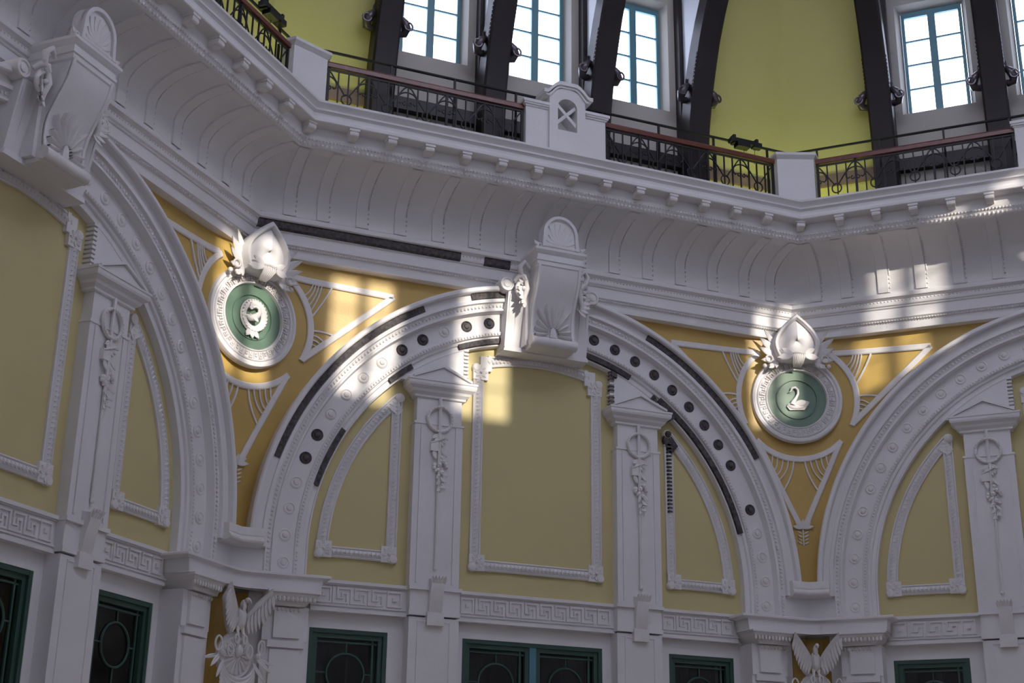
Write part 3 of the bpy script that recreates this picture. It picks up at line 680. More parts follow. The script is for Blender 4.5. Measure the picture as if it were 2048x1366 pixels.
# ------------------------------------------------------------------ medallions with hood, leaves and figure
def medallion(e, fig):
    YM = 10.36; ZM = 2.81
    mb = MB(); mb.lathe([(.60, -.06), (.655, -.03), (.66, .02), (.64, .055), (.61, .06), (.59, .035), (.575, .035), (.57, .055), (.555, .06), (.545, .03), (.45, .03), (.445, .05), (.43, .055), (.42, .01)], (0, YM, ZM), 56)
    obj('rim', mb, PL, e, smooth=40)
    mb = MB(); n = 44
    for k in range(n):
        a = 2 * PI * k / n; c, s_ = math.cos(a), math.sin(a)
        def P(r_, da, h): aa = a + da; return (r_ * math.cos(aa), YM - h, ZM + r_ * math.sin(aa))
        for r0, r1, w0, w1 in ((.462, .538, -.052, -.030), (.462, .538, .028, .050) if k % 2 else (.462, .50, .028, .050), ((.52, .538) if k % 2 else (.462, .48)) + (-.05, .05), (.488, .512, -.01, .05)):
            vs = [P(r0, w0, .02), P(r1, w0, .02), P(r1, w1, .02), P(r0, w1, .02), P(r0, w0, .05), P(r1, w0, .05), P(r1, w1, .05), P(r0, w1, .05)]
            mb.add(vs, [(0, 1, 2, 3), (7, 6, 5, 4), (0, 4, 5, 1), (1, 5, 6, 2), (2, 6, 7, 3), (3, 7, 4, 0)])
    obj('fret_ring', mb, PLO, e, smooth=0, kind='stuff')
    mb = MB(); mb.lathe([(.43, .0), (.43, .012), (.30, .004), (.297, .02), (.285, .02), (.28, -.004), (.15, -.012), (.001, -.014)], (0, YM, ZM), 48); obj('green_disc', mb, GRN, e, smooth=40)
    if fig == 'swan':
        mb = MB(); mb.ball((-.015, YM - .01, ZM - .10), 1, 12, 6, sx=.135, sy=.035, sz=.062)
        nk = [(-.085, ZM + .115), (-.06, ZM + .165), (-.015, ZM + .175), (.02, ZM + .14), (.02, ZM + .08), (-.01, ZM + .02), (-.045, ZM - .03), (-.07, ZM - .09)]
        mb.tube([(x, YM - .02, z) for x, z in nk], [.012, .019, .019, .018, .019, .022, .03, .045], 8)
        mb.tube([(-.085, YM - .02, ZM + .115), (-.115, YM - .02, ZM + .10)], [.012, .003], 6)
        mb.leaf((.06, YM - .02, ZM - .09), (1, -.1, .35), .12, .09, .05); mb.leaf((-.02, YM - .035, ZM - .07), (1, -.1, .1), .16, .09, .03)
        mb.prism([(-.15, ZM - .11), (.14, ZM - .11), (.10, ZM - .16), (-.11, ZM - .165)], YM - .02, YM + .01)
        obj('swan', mb, PLO, e, smooth=50)
    else:
        mb = MB(); rows = []
        n = 24
        for i in range(n):
            a = 2 * PI * i / n; rows.append([((.155 + .045 * math.cos(q)) * math.cos(a) + .015, YM - .012 - .03 * math.sin(q), ZM + .02 + (.175 + .045 * math.cos(q)) * math.sin(a)) for q in [PI * 2 * k / 8 for k in range(8)]])
        mb.grid(rows, closeu=True, closev=True)
        for k in range(26):
            a = 2 * PI * k / 26; mb.leaf((.155 * math.cos(a) + .015, YM - .03, ZM + .02 + .175 * math.sin(a)), (-math.sin(a) + .5 * math.cos(a), -.3, math.cos(a) + .5 * math.sin(a)), .06, .035, .1, n=3)
        obj('wreath', mb, PLO, e, smooth=50)
        mb = MB(); pts = [(-.10, -.03), (-.05, -.05), (.0, -.035), (.05, .0), (.085, .05), (.07, .10), (.02, .115), (-.03, .09)]
        mb.tube([(x, YM - .04, ZM + .02 + z) for x, z in pts], [.02, .042, .046, .04, .03, .022, .016, .02], 8)
        mb.leaf((-.02, YM - .04, ZM + .11), (-.6, -.2, .7), .08, .06, .1); mb.leaf((-.02, YM - .04, ZM + .11), (-.9, -.2, -.2), .07, .05, .1); mb.leaf((0, YM - .06, ZM), (.2, -.4, -1), .10, .06, .2)
        mb.ball((-.07, YM - .07, ZM), .012, 6, 4); mb.tube([(-.10, YM - .04, ZM - .01), (-.135, YM - .05, ZM - .025)], [.018, .006], 6)
        obj('fish', mb, PLO, e, smooth=50)
        mb = MB()
        for sx_ in (-1, 0, 1): mb.leaf((sx_ * .03, YM - .03, ZM - .17), (sx_ * .6, -.1, -1), .12, .07, .05)
        obj('ribbon_tail', mb, PLO, e, smooth=50)
    # hood: pointed cartouche, a raised border round a domed shell
    mb = MB(); out = []
    for k in range(15):
        t = k / 14; q = max(0, (t - .35) / .65); out.append(((.265 + .075 * math.sin(min(1, t / .35) * PI / 2)) * (1 - q ** 1.7), 3.34 + .68 * t))
    out = out + [(-x, z) for x, z in out[-2::-1]] + [(-.13, 3.325), (0, 3.32), (.13, 3.325)]
    cz_ = 3.62; rows = []
    for kk, hh in ((.96, -.16), (1.0, .0), (.99, .07), (.93, .10), (.84, .10), (.79, .075), (.77, .03), (.70, .045), (.55, .07), (.38, .085), (.2, .09), (.01, .09)):
        rows.append([(x * kk, 10.20 - hh - .07 * ((z - 3.34) / .68), cz_ + (z - cz_) * kk) for x, z in out])
    mb.grid(rows, closeu=True)
    obj('hood', mb, PL, e, smooth=35)
    mb = MB()
    for s_ in (-1, 1):
        for dx, dz, l, w, bz in ((1.0, 1.3, .34, .11, 3.44), (.9, .75, .30, .10, 3.38), (1, .2, .25, .09, 3.34), (.75, 1.9, .33, .08, 3.50), (1, -.45, .17, .08, 3.32), (.5, -1, .14, .07, 3.36)):
            mb.leaf((s_ * .27, 10.22, bz), (s_ * dx, -.12, dz), l, w, .22, bend=s_ * .22)
        mb.tube([(s_ * (.40 + .05 * math.cos(a)), 10.17, 3.36 + .05 * math.sin(a)) for a in [PI * 2 * k / 9 for k in range(10)]], .016, 6)
        mb.ball((s_ * .46, 10.22, 3.27), .035, 7, 5); mb.ball((s_ * .38, 10.20, 3.27), .028, 7, 5)
    obj('acanthus_leaves', mb, PLO, e, smooth=60)
    mb = MB()
    for k in range(7): mb.tube([(-.085 + .0283 * k, 10.06, 3.40), (-.08 + .0267 * k, 10.05, 3.35), (-.065 + .0217 * k, 10.12, 3.29), (-.05 + .0167 * k, 10.20, 3.25)], [.010, .015, .013, .005], 6)
    mb.tube([(-.10, 10.06, 3.41), (0, 10.05, 3.42), (.10, 10.06, 3.41)], .016, 6)
    for s_ in (-1, 1):
        mb.leaf((s_ * .09, 10.05, 3.38), (s_ * 1, .25, -.15), .22, .10, .1); mb.leaf((s_ * .10, 10.05, 3.41), (s_ * 1, .15, .5), .16, .08, .1)
    obj('tassel', mb, PLO, e, smooth=60)
M1 = empty('medallion', 'round medallion with green centre, wreath and fish, on the left corner in sunlight', 'medallion'); medallion(M1, 'fish'); M1.matrix_world = corner_mat(112.5)
M2 = empty('medallion', 'round medallion with dark green centre and white swan, on the right corner', 'medallion'); medallion(M2, 'swan'); M2.matrix_world = corner_mat(67.5)

# spandrel line ornaments laid on the curved ochre surface
def surf_ribbon(mb, pts, w, th=.028):
    rows = []
    for i, (x, z) in enumerate(pts):
        x0, z0 = pts[max(i - 1, 0)]; x1, z1 = pts[min(i + 1, len(pts) - 1)]; dx, dz = x1 - x0, z1 - z0; l = math.hypot(dx, dz) or 1; nx, nz = -dz / l * w / 2, dx / l * w / 2
        rows.append([spt(x + nx, z + nz, -.005), spt(x + nx, z + nz, th * .7), spt(x + nx * .7, z + nz * .7, th), spt(x - nx * .7, z - nz * .7, th), spt(x - nx, z - nz, th * .7), spt(x - nx, z - nz, -.005)])
    b0 = len(mb.v); mb.grid(rows); n = 6; m = len(rows); mb.f.append(tuple(range(b0, b0 + n))); mb.f.append(tuple(range(b0 + (m - 1) * n, b0 + m * n))); return mb
def lerp(a, b2, n): return [(a[0] + (b2[0] - a[0]) * k / n, a[1] + (b2[1] - a[1]) * k / n) for k in range(n + 1)]
def curve3(a, c, b2, n=10): return [((1 - t) ** 2 * a[0] + 2 * t * (1 - t) * c[0] + t * t * b2[0], (1 - t) ** 2 * a[1] + 2 * t * (1 - t) * c[1] + t * t * b2[1]) for t in [k / n for k in range(n + 1)]]
def arcp(r_, a0, a1, n=16): return [(r_ * math.cos(R(a0 + (a1 - a0) * k / n)), 2.81 + r_ * math.sin(R(a0 + (a1 - a0) * k / n))) for k in range(n + 1)]
def side_fan(sg):
    e_pts = []
    M = lambda P: [(sg * x, z) for x, z in P]
    mb = MB(); surf_ribbon(mb, M(arcp(.87, 54, -27, 20)), .085, .03); surf_ribbon(mb, M(lerp((.56, 3.52), (1.95, 3.475), 14)), .085, .03); surf_ribbon(mb, M(lerp((.775, 2.43), (1.95, 3.475), 14)), .085, .03)
    ms = MB()
    for k, (x0, dz) in enumerate(((.86, 0), (.90, .0), (.94, 0), (.98, 0), (1.06, 0))):
        a = R(33 - 5 * k); ms_pts = curve3((x0 + (.06 if k == 4 else 0), 3.49), (x0 - .02, 3.36 - .02 * k), (.88 * math.cos(a), 2.81 + .88 * math.sin(a))); surf_ribbon(ms, M(ms_pts), .026 if k == 4 else .02, .024)
    for k in range(5):
        a = R(2 - 4.2 * k); t = .28 - .035 * k if k else .36
        p1 = (.775 + (1.95 - .775) * t, 2.43 + (3.475 - 2.43) * t); p0 = (.88 * math.cos(a), 2.81 + .88 * math.sin(a))
        surf_ribbon(ms, M(curve3(p0, ((p0[0] + p1[0]) / 2, p0[1] + .02), p1)), .026 if k == 0 else .02, .024)
    return mb, ms
def low_fan():
    mb = MB(); surf_ribbon(mb, arcp(.87, -135, -45, 20), .085, .03)
    for sg in (-1, 1): surf_ribbon(mb, lerp((sg * .585, 2.16), (sg * .04, .98), 12), .08, .03)
    ms = MB()
    for sg in (-1, 1):
        for k in range(5):
            a = R(-90 + 5 + 5.2 * k); p0 = (.88 * math.cos(a), 2.81 + .88 * math.sin(a)); t = .53 - .06 * k if k else .60; p1 = (.60 - .56 * t, 2.16 - 1.18 * t)
            surf_ribbon(ms, [(sg * x, z) for x, z in curve3(p0, (p0[0] + .01, p0[1] - .22), p1)], .026 if k == 0 else .02, .024)
    ml = MB()
    for dx, dz, l in ((0, 1, .12), (1, .7, .14), (-1, .7, .14), (1, .1, .15), (-1, .1, .15)): ml.leaf(spt(0, .95, .02), (dx, -.1, dz), l, .06, .1)
    for k in range(4):
        z = .87 - k * .05; ml.leaf(spt(-.015, z, .01), (-1, -.1, .5), .07, .02, .05, n=3); ml.leaf(spt(.015, z, .01), (1, -.1, .5), .07, .02, .05, n=3)
    ml.tube([spt(0, .95, .012), spt(0, .70, .012)], .010, 5)
    return mb, ms, ml
for nm, az in (('left', 112.5), ('right', 67.5)):
    for sg in (-1, 1):
        a, b2 = side_fan(sg); e = empty('fan_moulding', 'white triangular fan moulding on ochre, %s of the %s' % ('right' if sg > 0 else 'left', 'green fish medallion' if nm == 'left' else 'swan medallion'), 'moulding')
        e.matrix_world = corner_mat(az); obj('triangle_strip', a, PLO, e, smooth=30); obj('fan_rib', b2, PLO, e, smooth=30)
    a, b2, c = low_fan(); e = empty('fan_moulding', 'white downward fan moulding with leaf tassel below the %s' % ('green fish medallion' if nm == 'left' else 'swan medallion'), 'moulding')
    e.matrix_world = corner_mat(az); obj('triangle_strip', a, PLO, e, smooth=30); obj('fan_rib', b2, PLO, e, smooth=30); obj('leaf_tassel', c, PLO, e, smooth=50)

# ------------------------------------------------------------------ entablature, cove and cornice (per wall)
def cove_pts(n=12): return [(.42, 4.27), (.42, 4.42)] + [(1.12 - .70 * math.cos(R(90 * k / n)), 4.55 + .375 * math.sin(R(90 * k / n))) for k in range(n + 1)]
def cove_mesh():
    mb = MB(); rows = []
    for d, z in cove_pts():
        t = .09 * max(0.0, 1 - max(0, (z - 4.60)) / .33) ** .6 + .002
        rows.append([(u, -dd, z) for u, dd in fillet_cols(d, t, 8, (-2, 0, 2))])
    mb.grid(rows); return mb.mesh('cove', PL, 40)
COVE = cove_mesh()
ARCHT = seg([(.10, 3.74), (.30, 3.74), (.305, 3.76), (.305, 3.855), (.315, 3.86), (.33, 3.87), (.325, 3.88), (.34, 3.89), (.355, 3.90), (.355, 3.912), (.34, 3.918), (.34, 4.06), (.1, 4.06)]).mesh('architrave', PL, 20)
FMOULD = seg([(.10, 4.055), (.352, 4.055), (.362, 4.065), (.362, 4.075), (.385, 4.09), (.395, 4.13), (.395, 4.16), (.41, 4.17), (.43, 4.185), (.445, 4.19), (.45, 4.215), (.445, 4.25), (.43, 4.262), (.42, 4.27), (.10, 4.27)]).mesh('frieze_moulding', PL, 20)
SLAB = seg([(.9, 4.915), (1.125, 4.915), (1.145, 4.925), (1.16, 4.945), (1.18, 4.98), (1.20, 5.02), (1.205, 5.05), (1.215, 5.165), (1.375, 5.175), (1.385, 5.185), (1.385, 5.225), (1.365, 5.24), (1.36, 5.265), (1.365, 5.30), (1.385, 5.32), (1.40, 5.325), (1.40, 5.35),
            (1.415, 5.375), (1.445, 5.40), (1.455, 5.41), (1.455, 5.44), (.9, 5.44)]).mesh('cornice_slab', PL, 20)
def eggs():
    mb = MB()
    for d, z, sx_, sz_, st in ((1.165, 4.952, .020, .026, .0585), (1.195, 5.005, .017, .02, .045)):
        h = hw(d) - .03; n = int(2 * h / st)
        for k in range(n + 1):
            u = -h + 2 * h * k / n; mb.ball((u, -d, z), 1, 5, 3, sx=sx_, sy=.02, sz=sz_, rot=Matrix.Rotation(.35, 3, 'Y'))
    return mb.mesh('egg_rows', PLO, 60)
EGGS = eggs()
def pearls():
    mb = MB()
    for d, z, st in ((.397, 4.145, .05), (.342, 3.868, .04)):
        h = hw(d); n = int(2 * h / st)
        for k in range(1, n):
            u = -h + 2 * h * k / n; mb.ball((u, -d, z), 1, 4, 3, sx=.014, sy=.012, sz=.012)
    return mb.mesh('pearl_rows', PLO, 60)
PEARL = pearls()
def cove_rib_mesh(wd=.145):
    mb = MB(); off = .022; P = cove_pts(); rows = []
    for i, (d, z) in enumerate(P):
        d0, z0 = P[max(0, i - 1)]; d1, z1 = P[min(len(P) - 1, i + 1)]; l = math.hypot(d1 - d0, z1 - z0); nd, nz = (z1 - z0) / l, -(d1 - d0) / l
        q = (d + nd * off, z + nz * off); rows.append([(-wd / 2 - .006, -d + .002, z), (-wd / 2, -q[0], q[1]), (wd / 2, -q[0], q[1]), (wd / 2 + .006, -d + .002, z)])
        if i: 
            for tt in (0, .5):
                dd, zz = d0 * 0 + P[i - 1][0] * (1 - tt) + d * tt, P[i - 1][1] * (1 - tt) + z * tt
                mb.ball((wd / 2 + .022, -dd - .006 * nd, zz), 1, 4, 3, sx=.014, sy=.020, sz=.015)
    mb.grid(rows); return mb.mesh('cove_rib', PL, 30)
CRIB = cove_rib_mesh()
def bracket_mesh():
    mb = MB(); mb.prismx([(-1.20, 5.165), (-1.20, 5.065), (-1.25, 5.055), (-1.31, 5.065), (-1.345, 5.09), (-1.36, 5.125), (-1.36, 5.165)], -.05, .05)
    mb.tube([(-.058, -1.328, 5.112), (.058, -1.328, 5.112)], .036, 10); mb.box(-.068, .068, -1.372, -1.2, 5.145, 5.175); return mb.mesh('bracket', PLO, 30)
BRK = bracket_mesh()
KEYW = {135: 'left', 90: 'middle', 45: 'right'}
for i, az in enumerate(ALL):
    e = bpy.data.objects.new('trim_%d' % (i + 1), None); COL.objects.link(e); e['kind'] = 'structure'; e.matrix_world = wall_mat(az)
    e['label'] = {135: 'white cornice and cove running down the left wall', 90: 'white cornice and cove above the middle arch', 45: 'white cornice and cove above the right arch'}.get(az, 'white cornice of the %s wall' % NAMES[az].replace('_', ' '))
    obj('architrave', ARCHT, None, e); obj('frieze_moulding', FMOULD, None, e); obj('cove', COVE, None, e); obj('cornice_slab', SLAB, None, e)
    if az in KEYW:
        obj('egg_rows', EGGS, None, e, kind='stuff'); obj('pearl_rows', PEARL, None, e, kind='stuff')
        for k in range(-6, 7): obj('cove_rib', CRIB, None, e, loc=(k * .526, 0, 0))
        for sg in (-1, 1): obj('cove_rib', CRIB, None, e, loc=(sg * 3.60, 0, 0))
        for k in range(-6, 7): obj('bracket', BRK, None, e, loc=(k * .507, 0, 0))
        if az != 45:
            ob = obj('bracket', BRK, None, e); a = R(-22.5); c_ = Vector((hw(0), 0, 0)); sc = Vector((0, 0, 0))
            ob.matrix_local = Matrix.Translation((hw(0), 0, 0)) @ Matrix.Rotation(a, 4, 'Z') @ Matrix.Translation((0, -.10, 0))
        if az == 90:
            for u0, u1 in ((None, -1.22), (-.88, -.50)):
                prf = [(.35, 4.068), (.372, 4.068), (.398, 4.09), (.408, 4.13), (.408, 4.165), (.425, 4.178), (.35, 4.178)]
                obj('dark_strip', seg(prf, u0=u0, u1=u1), SOOT, e, smooth=20, label='soot-black strip left uncleaned')

# ------------------------------------------------------------------ keystones
def keystone(e):
    mb = MB()
    for sg in (-1, 1):
        def X(a, b2): return (min(sg * a, sg * b2), max(sg * a, sg * b2))
        # tapered legs
        vs = [(sg * .30, -.45, 2.93), (sg * .60, -.47, 2.90), (sg * .60, -.60, 3.68), (sg * .30, -.60, 3.68), (sg * .30, -.15, 2.93), (sg * .60, -.15, 2.90), (sg * .60, -.15, 3.68), (sg * .30, -.15, 3.68)]
        mb.add(vs, [(0, 1, 2, 3), (7, 6, 5, 4), (0, 4, 5, 1), (1, 5, 6, 2), (2, 6, 7, 3), (3, 7, 4, 0)])
        for x in (.46, .56):
            mb.add([(sg * x, -.465, 2.98), (sg * (x + .014), -.465, 2.98), (sg * (x + .014), -.61, 3.62), (sg * x, -.61, 3.62), (sg * x, -.44, 2.98), (sg * (x + .014), -.44, 2.98), (sg * (x + .014), -.57, 3.62), (sg * x, -.57, 3.62)],
                   [(0, 1, 2, 3), (7, 6, 5, 4), (0, 4, 5, 1), (1, 5, 6, 2), (2, 6, 7, 3), (3, 7, 4, 0)])
    mb.box(-.36, .36, -.62, -.15, 2.93, 4.0); mb.prism([(-.62, 2.86), (.62, 2.86), (.60, 2.92), (-.60, 2.92)], -.50, -.15)
    obj('back_plate', mb, PL, e, smooth=0)
    for sg in (-1, 1):
        mb = MB(); mb.lathe([(.105, -.2), (.105, .0), (.095, .02), (.075, .02), (.07, .005), (.05, .005), (.045, .02), (.02, .025), (.001, .026)], (sg * .625, -.60, 3.76), 18)
        obj('volute', mb, PLO, e, smooth=40)
        mb = MB()
        pts = [(sg * (.36 + .0), -.74, 3.98), (sg * .44, -.76, 4.05), (sg * .50, -.74, 3.98), (sg * .47, -.72, 3.88), (sg * .40, -.72, 3.80), (sg * .39, -.74, 3.68), (sg * .42, -.72, 3.56), (sg * .40, -.68, 3.44)]
        mb.tube(pts, [.02, .035, .04, .035, .03, .035, .03, .012], 7)
        for k in range(6): mb.leaf((sg * .37, -.66, 3.55 + .05 * k), (sg * (1 - .08 * k), -.25, -.7 + .22 * k), .17, .06, .25, n=5)
        mb.ball((sg * .44, -.74, 3.68), .03, 7, 5)
        mb.tube([(sg * (.455 + (.085 - .006 * k) * math.cos(R(100 - 38 * k))), -.70, 3.66 + (.13 - .009 * k) * math.sin(R(100 - 38 * k))) for k in range(11)], [.022, .028, .03, .03, .028, .026, .024, .02, .018, .014, .01], 7)
        mb.tube([(sg * .53, -.64, 3.80), (sg * .49, -.70, 3.86), (sg * .43, -.74, 3.86), (sg * .40, -.74, 3.80)], [.03, .035, .03, .02], 7)
        for k in range(5): mb.leaf((sg * .40, -.70, 3.52 + .03 * k), (sg * (.35 + .2 * k), -.35, -1 + .3 * k), .15, .06, .2, n=5)
        obj('side_scroll', mb, PLO, e, smooth=60)
    # console body: S profile
    P = [(.93, 4.0), (.915, 3.9), (.88, 3.78), (.82, 3.65), (.755, 3.52), (.70, 3.40), (.675, 3.28), (.675, 3.15), (.69, 3.06), (.74, 3.02), (.775, 2.97), (.765, 2.92), (.72, 2.89), (.60, 2.88)]
    mb = MB(); mb.prismx([(-d, z) for d, z in P] + [(-.3, 2.88), (-.3, 4.0)], -.31, .31)
    for sg in (-1, 1):
        rows = []
        for i, (d, z) in enumerate(P[:-3]):
            rows.append([(sg * .31, -d + .01, z), (sg * .31, -d - .018, z), (sg * .275, -d - .018, z), (sg * .27, -d + .01, z)])
        mb.grid(rows, closeu=True)
    obj('console_body', mb, PL, e, smooth=30)
    mb = MB(); mb.tube([(-.33, -.72, 2.965), (.33, -.72, 2.965)], .072, 12); mb.lathe([(.05, 0), (.05, .01)], (0, -.72, 2.965), 8); obj('bottom_roll', mb, PLO, e)
    def dfront(z):
        for i in range(len(P) - 1):
            if P[i + 1][1] <= z <= P[i][1]: t = (z - P[i + 1][1]) / (P[i][1] - P[i + 1][1] + 1e-9); return P[i + 1][0] * (1 - t) + P[i][0] * t
        return .68
    mb = MB()
    for k in range(11):
        a = R(90 + (k - 5) * 19.5); ca, sa = math.cos(a), math.sin(a); L0, L1 = .08, .27 if abs(k - 5) > 2 else .36
        rows = []
        for i in range(7):
            t = i / 6; r_ = L0 + (L1 - L0) * t; w = (.008 + .024 * t) * (1 if i < 6 else .3); x = r_ * ca; z = 3.10 + max(r_ * sa, -.03) * 1.15; y = -dfront(z) - .012
            px, pz = -sa * w, ca * w
            rows.append([(x - px, y + .03, z - pz), (x - px * .8, y - .04, z - pz * .8), (x, y - .055, z), (x + px * .8, y - .04, z + pz * .8), (x + px, y + .03, z + pz)])
        mb.grid(rows)
    mb.prism([(-.05, 3.05), (.05, 3.05), (.035, 3.16), (0, 3.20), (-.035, 3.16)], -.72, -.6)
    obj('palmette', mb, PLO, e, smooth=50)
    mb = MB(); cap_profile(mb, -.33, .33, .94, [(-.02, 3.96), (0, 3.98), (.0, 4.03), (.015, 4.04), (.015, 4.07), (.0, 4.075), (.0, 4.13), (.02, 4.15), (.045, 4.18), (.045, 4.215), (-.02, 4.225)])
    obj('cap', mb, PL, e, smooth=0)
    mb = MB(); n = 20; out = [(.255 * math.cos(PI * k / n) * (1 if 0 < k < n else 1), 4.42 + .29 * math.sin(PI * k / n) ** .9) for k in range(n + 1)]; poly = [(.27, 4.22)] + out + [(-.27, 4.22)]
    mb.prism(poly, -.93, -.80)
    L = [(.27, 4.24)] + out + [(-.27, 4.24)]; Rr = [(x * .83, 4.42 + (z - 4.42) * .86 if z > 4.42 else z) for x, z in L]; mb.prism_strip(L, Rr, -.9, -.965)
    obj('crest', mb, PL, e, smooth=30)
    mb = MB()
    for k in range(9):
        a = R(90 + (k - 4) * 20); mb.leaf((.02 * math.cos(a), -.93, 4.30), (math.cos(a) * .75, 0, math.sin(a)), .30 if abs(k - 4) < 3 else .2, .05, .04, n=5)
    for sg in (-1, 1): mb.tube([(sg * (.30 + .03 * math.cos(q)), -.92, 4.26 + .03 * math.sin(q)) for q in [PI * 2 * k / 8 for k in range(9)]], .014, 5); mb.leaf((sg * .3, -.92, 4.26), (sg, 0, .6), .10, .05, .1)
    mb.tube([(-.24, -.94, 4.265), (.24, -.94, 4.265)], .02, 6)
    obj('crest_palmette', mb, PLO, e, smooth=60)
K = empty('keystone', '', 'keystone'); keystone(K)
for i, (key, lab) in enumerate((('middle', 'large white scrolled keystone with shell crest on top of the middle arch'), ('left', 'large white scrolled keystone in the upper left corner'), ('right', 'white scrolled keystone of the right arch beyond the right edge'))):
    k = K if i == 0 else copy_tree(K); k['label'] = lab; put(k, AZ[key])

# ------------------------------------------------------------------ gallery: floor, walls, windows, ribs
rr = 1 / math.cos(R(22.5)); mb = MB(); mb.add(octa(A + .3, 5.44) + octa(A - 1.0, 5.44) + octa(A + .3, 5.34) + octa(A - 1.0, 5.34), [(k, (k + 1) % 8, (k + 1) % 8 + 8, k + 8) for k in range(8)] + [(k + 16, (k + 1) % 8 + 16, (k + 1) % 8 + 24, k + 24) for k in range(8)])
tag(obj('floor_gallery', mb, FLR, smooth=0), 'gallery floor behind the railing', None, kind='structure')
GH = [(c - .46, c + .46, 7.22, 9.05) for c in (-1.64, 0, 1.64)]
def gal_wall(full):
    mb = MB()
    x = 2.62 if not full else 4.14
    # front skin with splayed reveals
    xs = sorted({-x, x} | {h[0] - .07 for h in GH} | {h[1] + .07 for h in GH}); zs = [5.40, 7.22, 9.12, 10.2]
    for i in range(len(xs) - 1):
        for j in range(3):
            cx = (xs[i] + xs[i + 1]) / 2
            if j == 1 and any(h[0] < cx < h[1] for h in GH): continue
            mb.add([(xs[i], -.15, zs[j]), (xs[i + 1], -.15, zs[j]), (xs[i + 1], -.15, zs[j + 1]), (xs[i], -.15, zs[j + 1])], [(0, 1, 2, 3)])
    for h in GH:
        o4 = [(h[0] - .07, -.15, 7.22), (h[1] + .07, -.15, 7.22), (h[1] + .07, -.15, 9.12), (h[0] - .07, -.15, 9.12)]; i4 = [(h[0], .04, 7.22), (h[1], .04, 7.22), (h[1], .04, 9.05), (h[0], .04, 9.05)]
        mb.add(o4 + i4, [(k, (k + 1) % 4, (k + 1) % 4 + 4, k + 4) for k in range(4)])
    # outer skin
    xs = sorted({-4.2, 4.2} | {h[0] for h in GH} | {h[1] for h in GH}); zs = [5.40, 7.22, 9.05, 10.2]
    for i in range(len(xs) - 1):
        for j in range(3):
            cx = (xs[i] + xs[i + 1]) / 2
            if j == 1 and any(h[0] < cx < h[1] for h in GH): continue
            mb.add([(xs[i], .04, zs[j]), (xs[i + 1], .04, zs[j]), (xs[i + 1], .04, zs[j + 1]), (xs[i], .04, zs[j + 1])], [(0, 1, 2, 3)])
    return mb
GW1 = gal_wall(False).mesh('wall_gallery', GWH, 0); GW2 = gal_wall(True).mesh('wall_gallery_full', GWH, 0)
for az in ALL:
    vis = az in KEYW
    w = obj('wall_gallery_' + NAMES[az], GW1 if vis else GW2, None, kind='structure'); w['label'] = 'cream gallery wall with windows on the %s side' % NAMES[az].replace('_', ' '); w.matrix_world = wall_mat(az)
# olive corners (curved inwards)
def gd(z): return .17 + (0 if z < 6.4 else .20 * (z - 6.4) + .012 * (z - 6.4) ** 2)
for nm, az in (('left', 112.5), ('right', 67.5)):
    mb = MB(); rows = []
    for k in range(13):
        z = 5.40 + 4.8 * k / 12; d = gd(z); c, s_ = math.cos(R(22.5)), math.sin(R(22.5)); L = hw(d) - 2.55; rc = (A - d) / c
        rows.append([(-L * c, rc - L * s_, z), (0, rc, z), (L * c, rc - L * s_, z)])
    mb.grid(rows)
    # flush return to the window wall
    w = obj('wall_gallery_corner_' + nm, mb, GAL, smooth=30); w['kind'] = 'structure'; w['label'] = 'olive yellow gallery wall corner at the %s' % nm; w.matrix_world = corner_mat(az)
    mb = MB(); rows = []
    for d, z in ((gd(6) + .0, 6.20), (gd(6) + .05, 6.20), (gd(6) + .05, 6.39), (gd(6), 6.39)):
        c, s_ = math.cos(R(22.5)), math.sin(R(22.5)); L = hw(d) - 2.6; rc = (A - d) / c; rows.append([(-L * c, rc - L * s_, z), (0, rc, z), (L * c, rc - L * s_, z)])
    mb.grid(rows); obj('dado_band', mb, BND, w, smooth=0)
    # hidden uplight tube on the gallery floor
    t = empty('cove_uplight', 'hidden yellow-green lamp tube on the gallery floor at the %s corner' % nm, 'lamp'); t.matrix_world = corner_mat(az)
    mb = MB()
    c, s_ = math.cos(R(22.5)), math.sin(R(22.5)); d = .62; L = hw(d) - 2.75; rc = (A - d) / c
    mb.tube([(-L * c, rc - L * s_, 5.50), (0, rc, 5.50), (L * c, rc - L * s_, 5.50)], .022, 8); obj('tube', mb, TUBE, t)
    mb = MB(); mb.grid([[(-L * c, rc - L * s_ + o_, z), (0, rc + o_, z), (L * c, rc - L * s_ + o_, z)] for o_, z in ((-.05, 5.445), (-.05, 5.56), (-.06, 5.56), (-.06, 5.445))], closev=True); mb.box(-L * c, -L * c + .02, rc - L * s_ - .06, rc - L * s_ + .03, 5.444, 5.47); obj('lamp_shield', mb, BLK, t, smooth=0)

# gallery windows
def gal_window(e):
    f = MB(); x = .455
    f.box(-x, -x + .05, -.002, .048, 7.221, 9.049); f.box(x - .05, x, -.002, .048, 7.221, 9.049); f.box(-x, x, .0, .05, 7.22, 7.29); f.box(-x, x, .0, .05, 8.96, 9.05); f.box(-.055, .055, -.005, .055, 7.22, 9.05)
    fr = obj('window_frame', f, TEAL, e, smooth=0)
    for k in (1, 2, 3):
        b_ = MB(); z = 7.29 + .4175 * k; b_.box(-x + .04, -.05, .012, .04, z - .013, z + .013); b_.box(.05, x - .04, .012, .04, z - .013, z + .013); obj('glazing_bar', b_, TEAL, fr, smooth=0)
    for sg in (-1, 1):
        for k in range(4):
            g = MB(); z = 7.29 + .4175 * k; a, b2 = sorted((sg * .055, sg * (x - .05))); g.add([(a, .026, z), (b2, .026, z), (b2, .026, z + .4175), (a, .026, z + .4175)], [(0, 1, 2, 3)]); obj('pane', g, GLS, e, smooth=0)
GWN = bpy.data.objects.new('window_%d' % n_, None); COL.objects.link(GWN); GWN['kind'] = 'structure'; gal_window(GWN); first = True
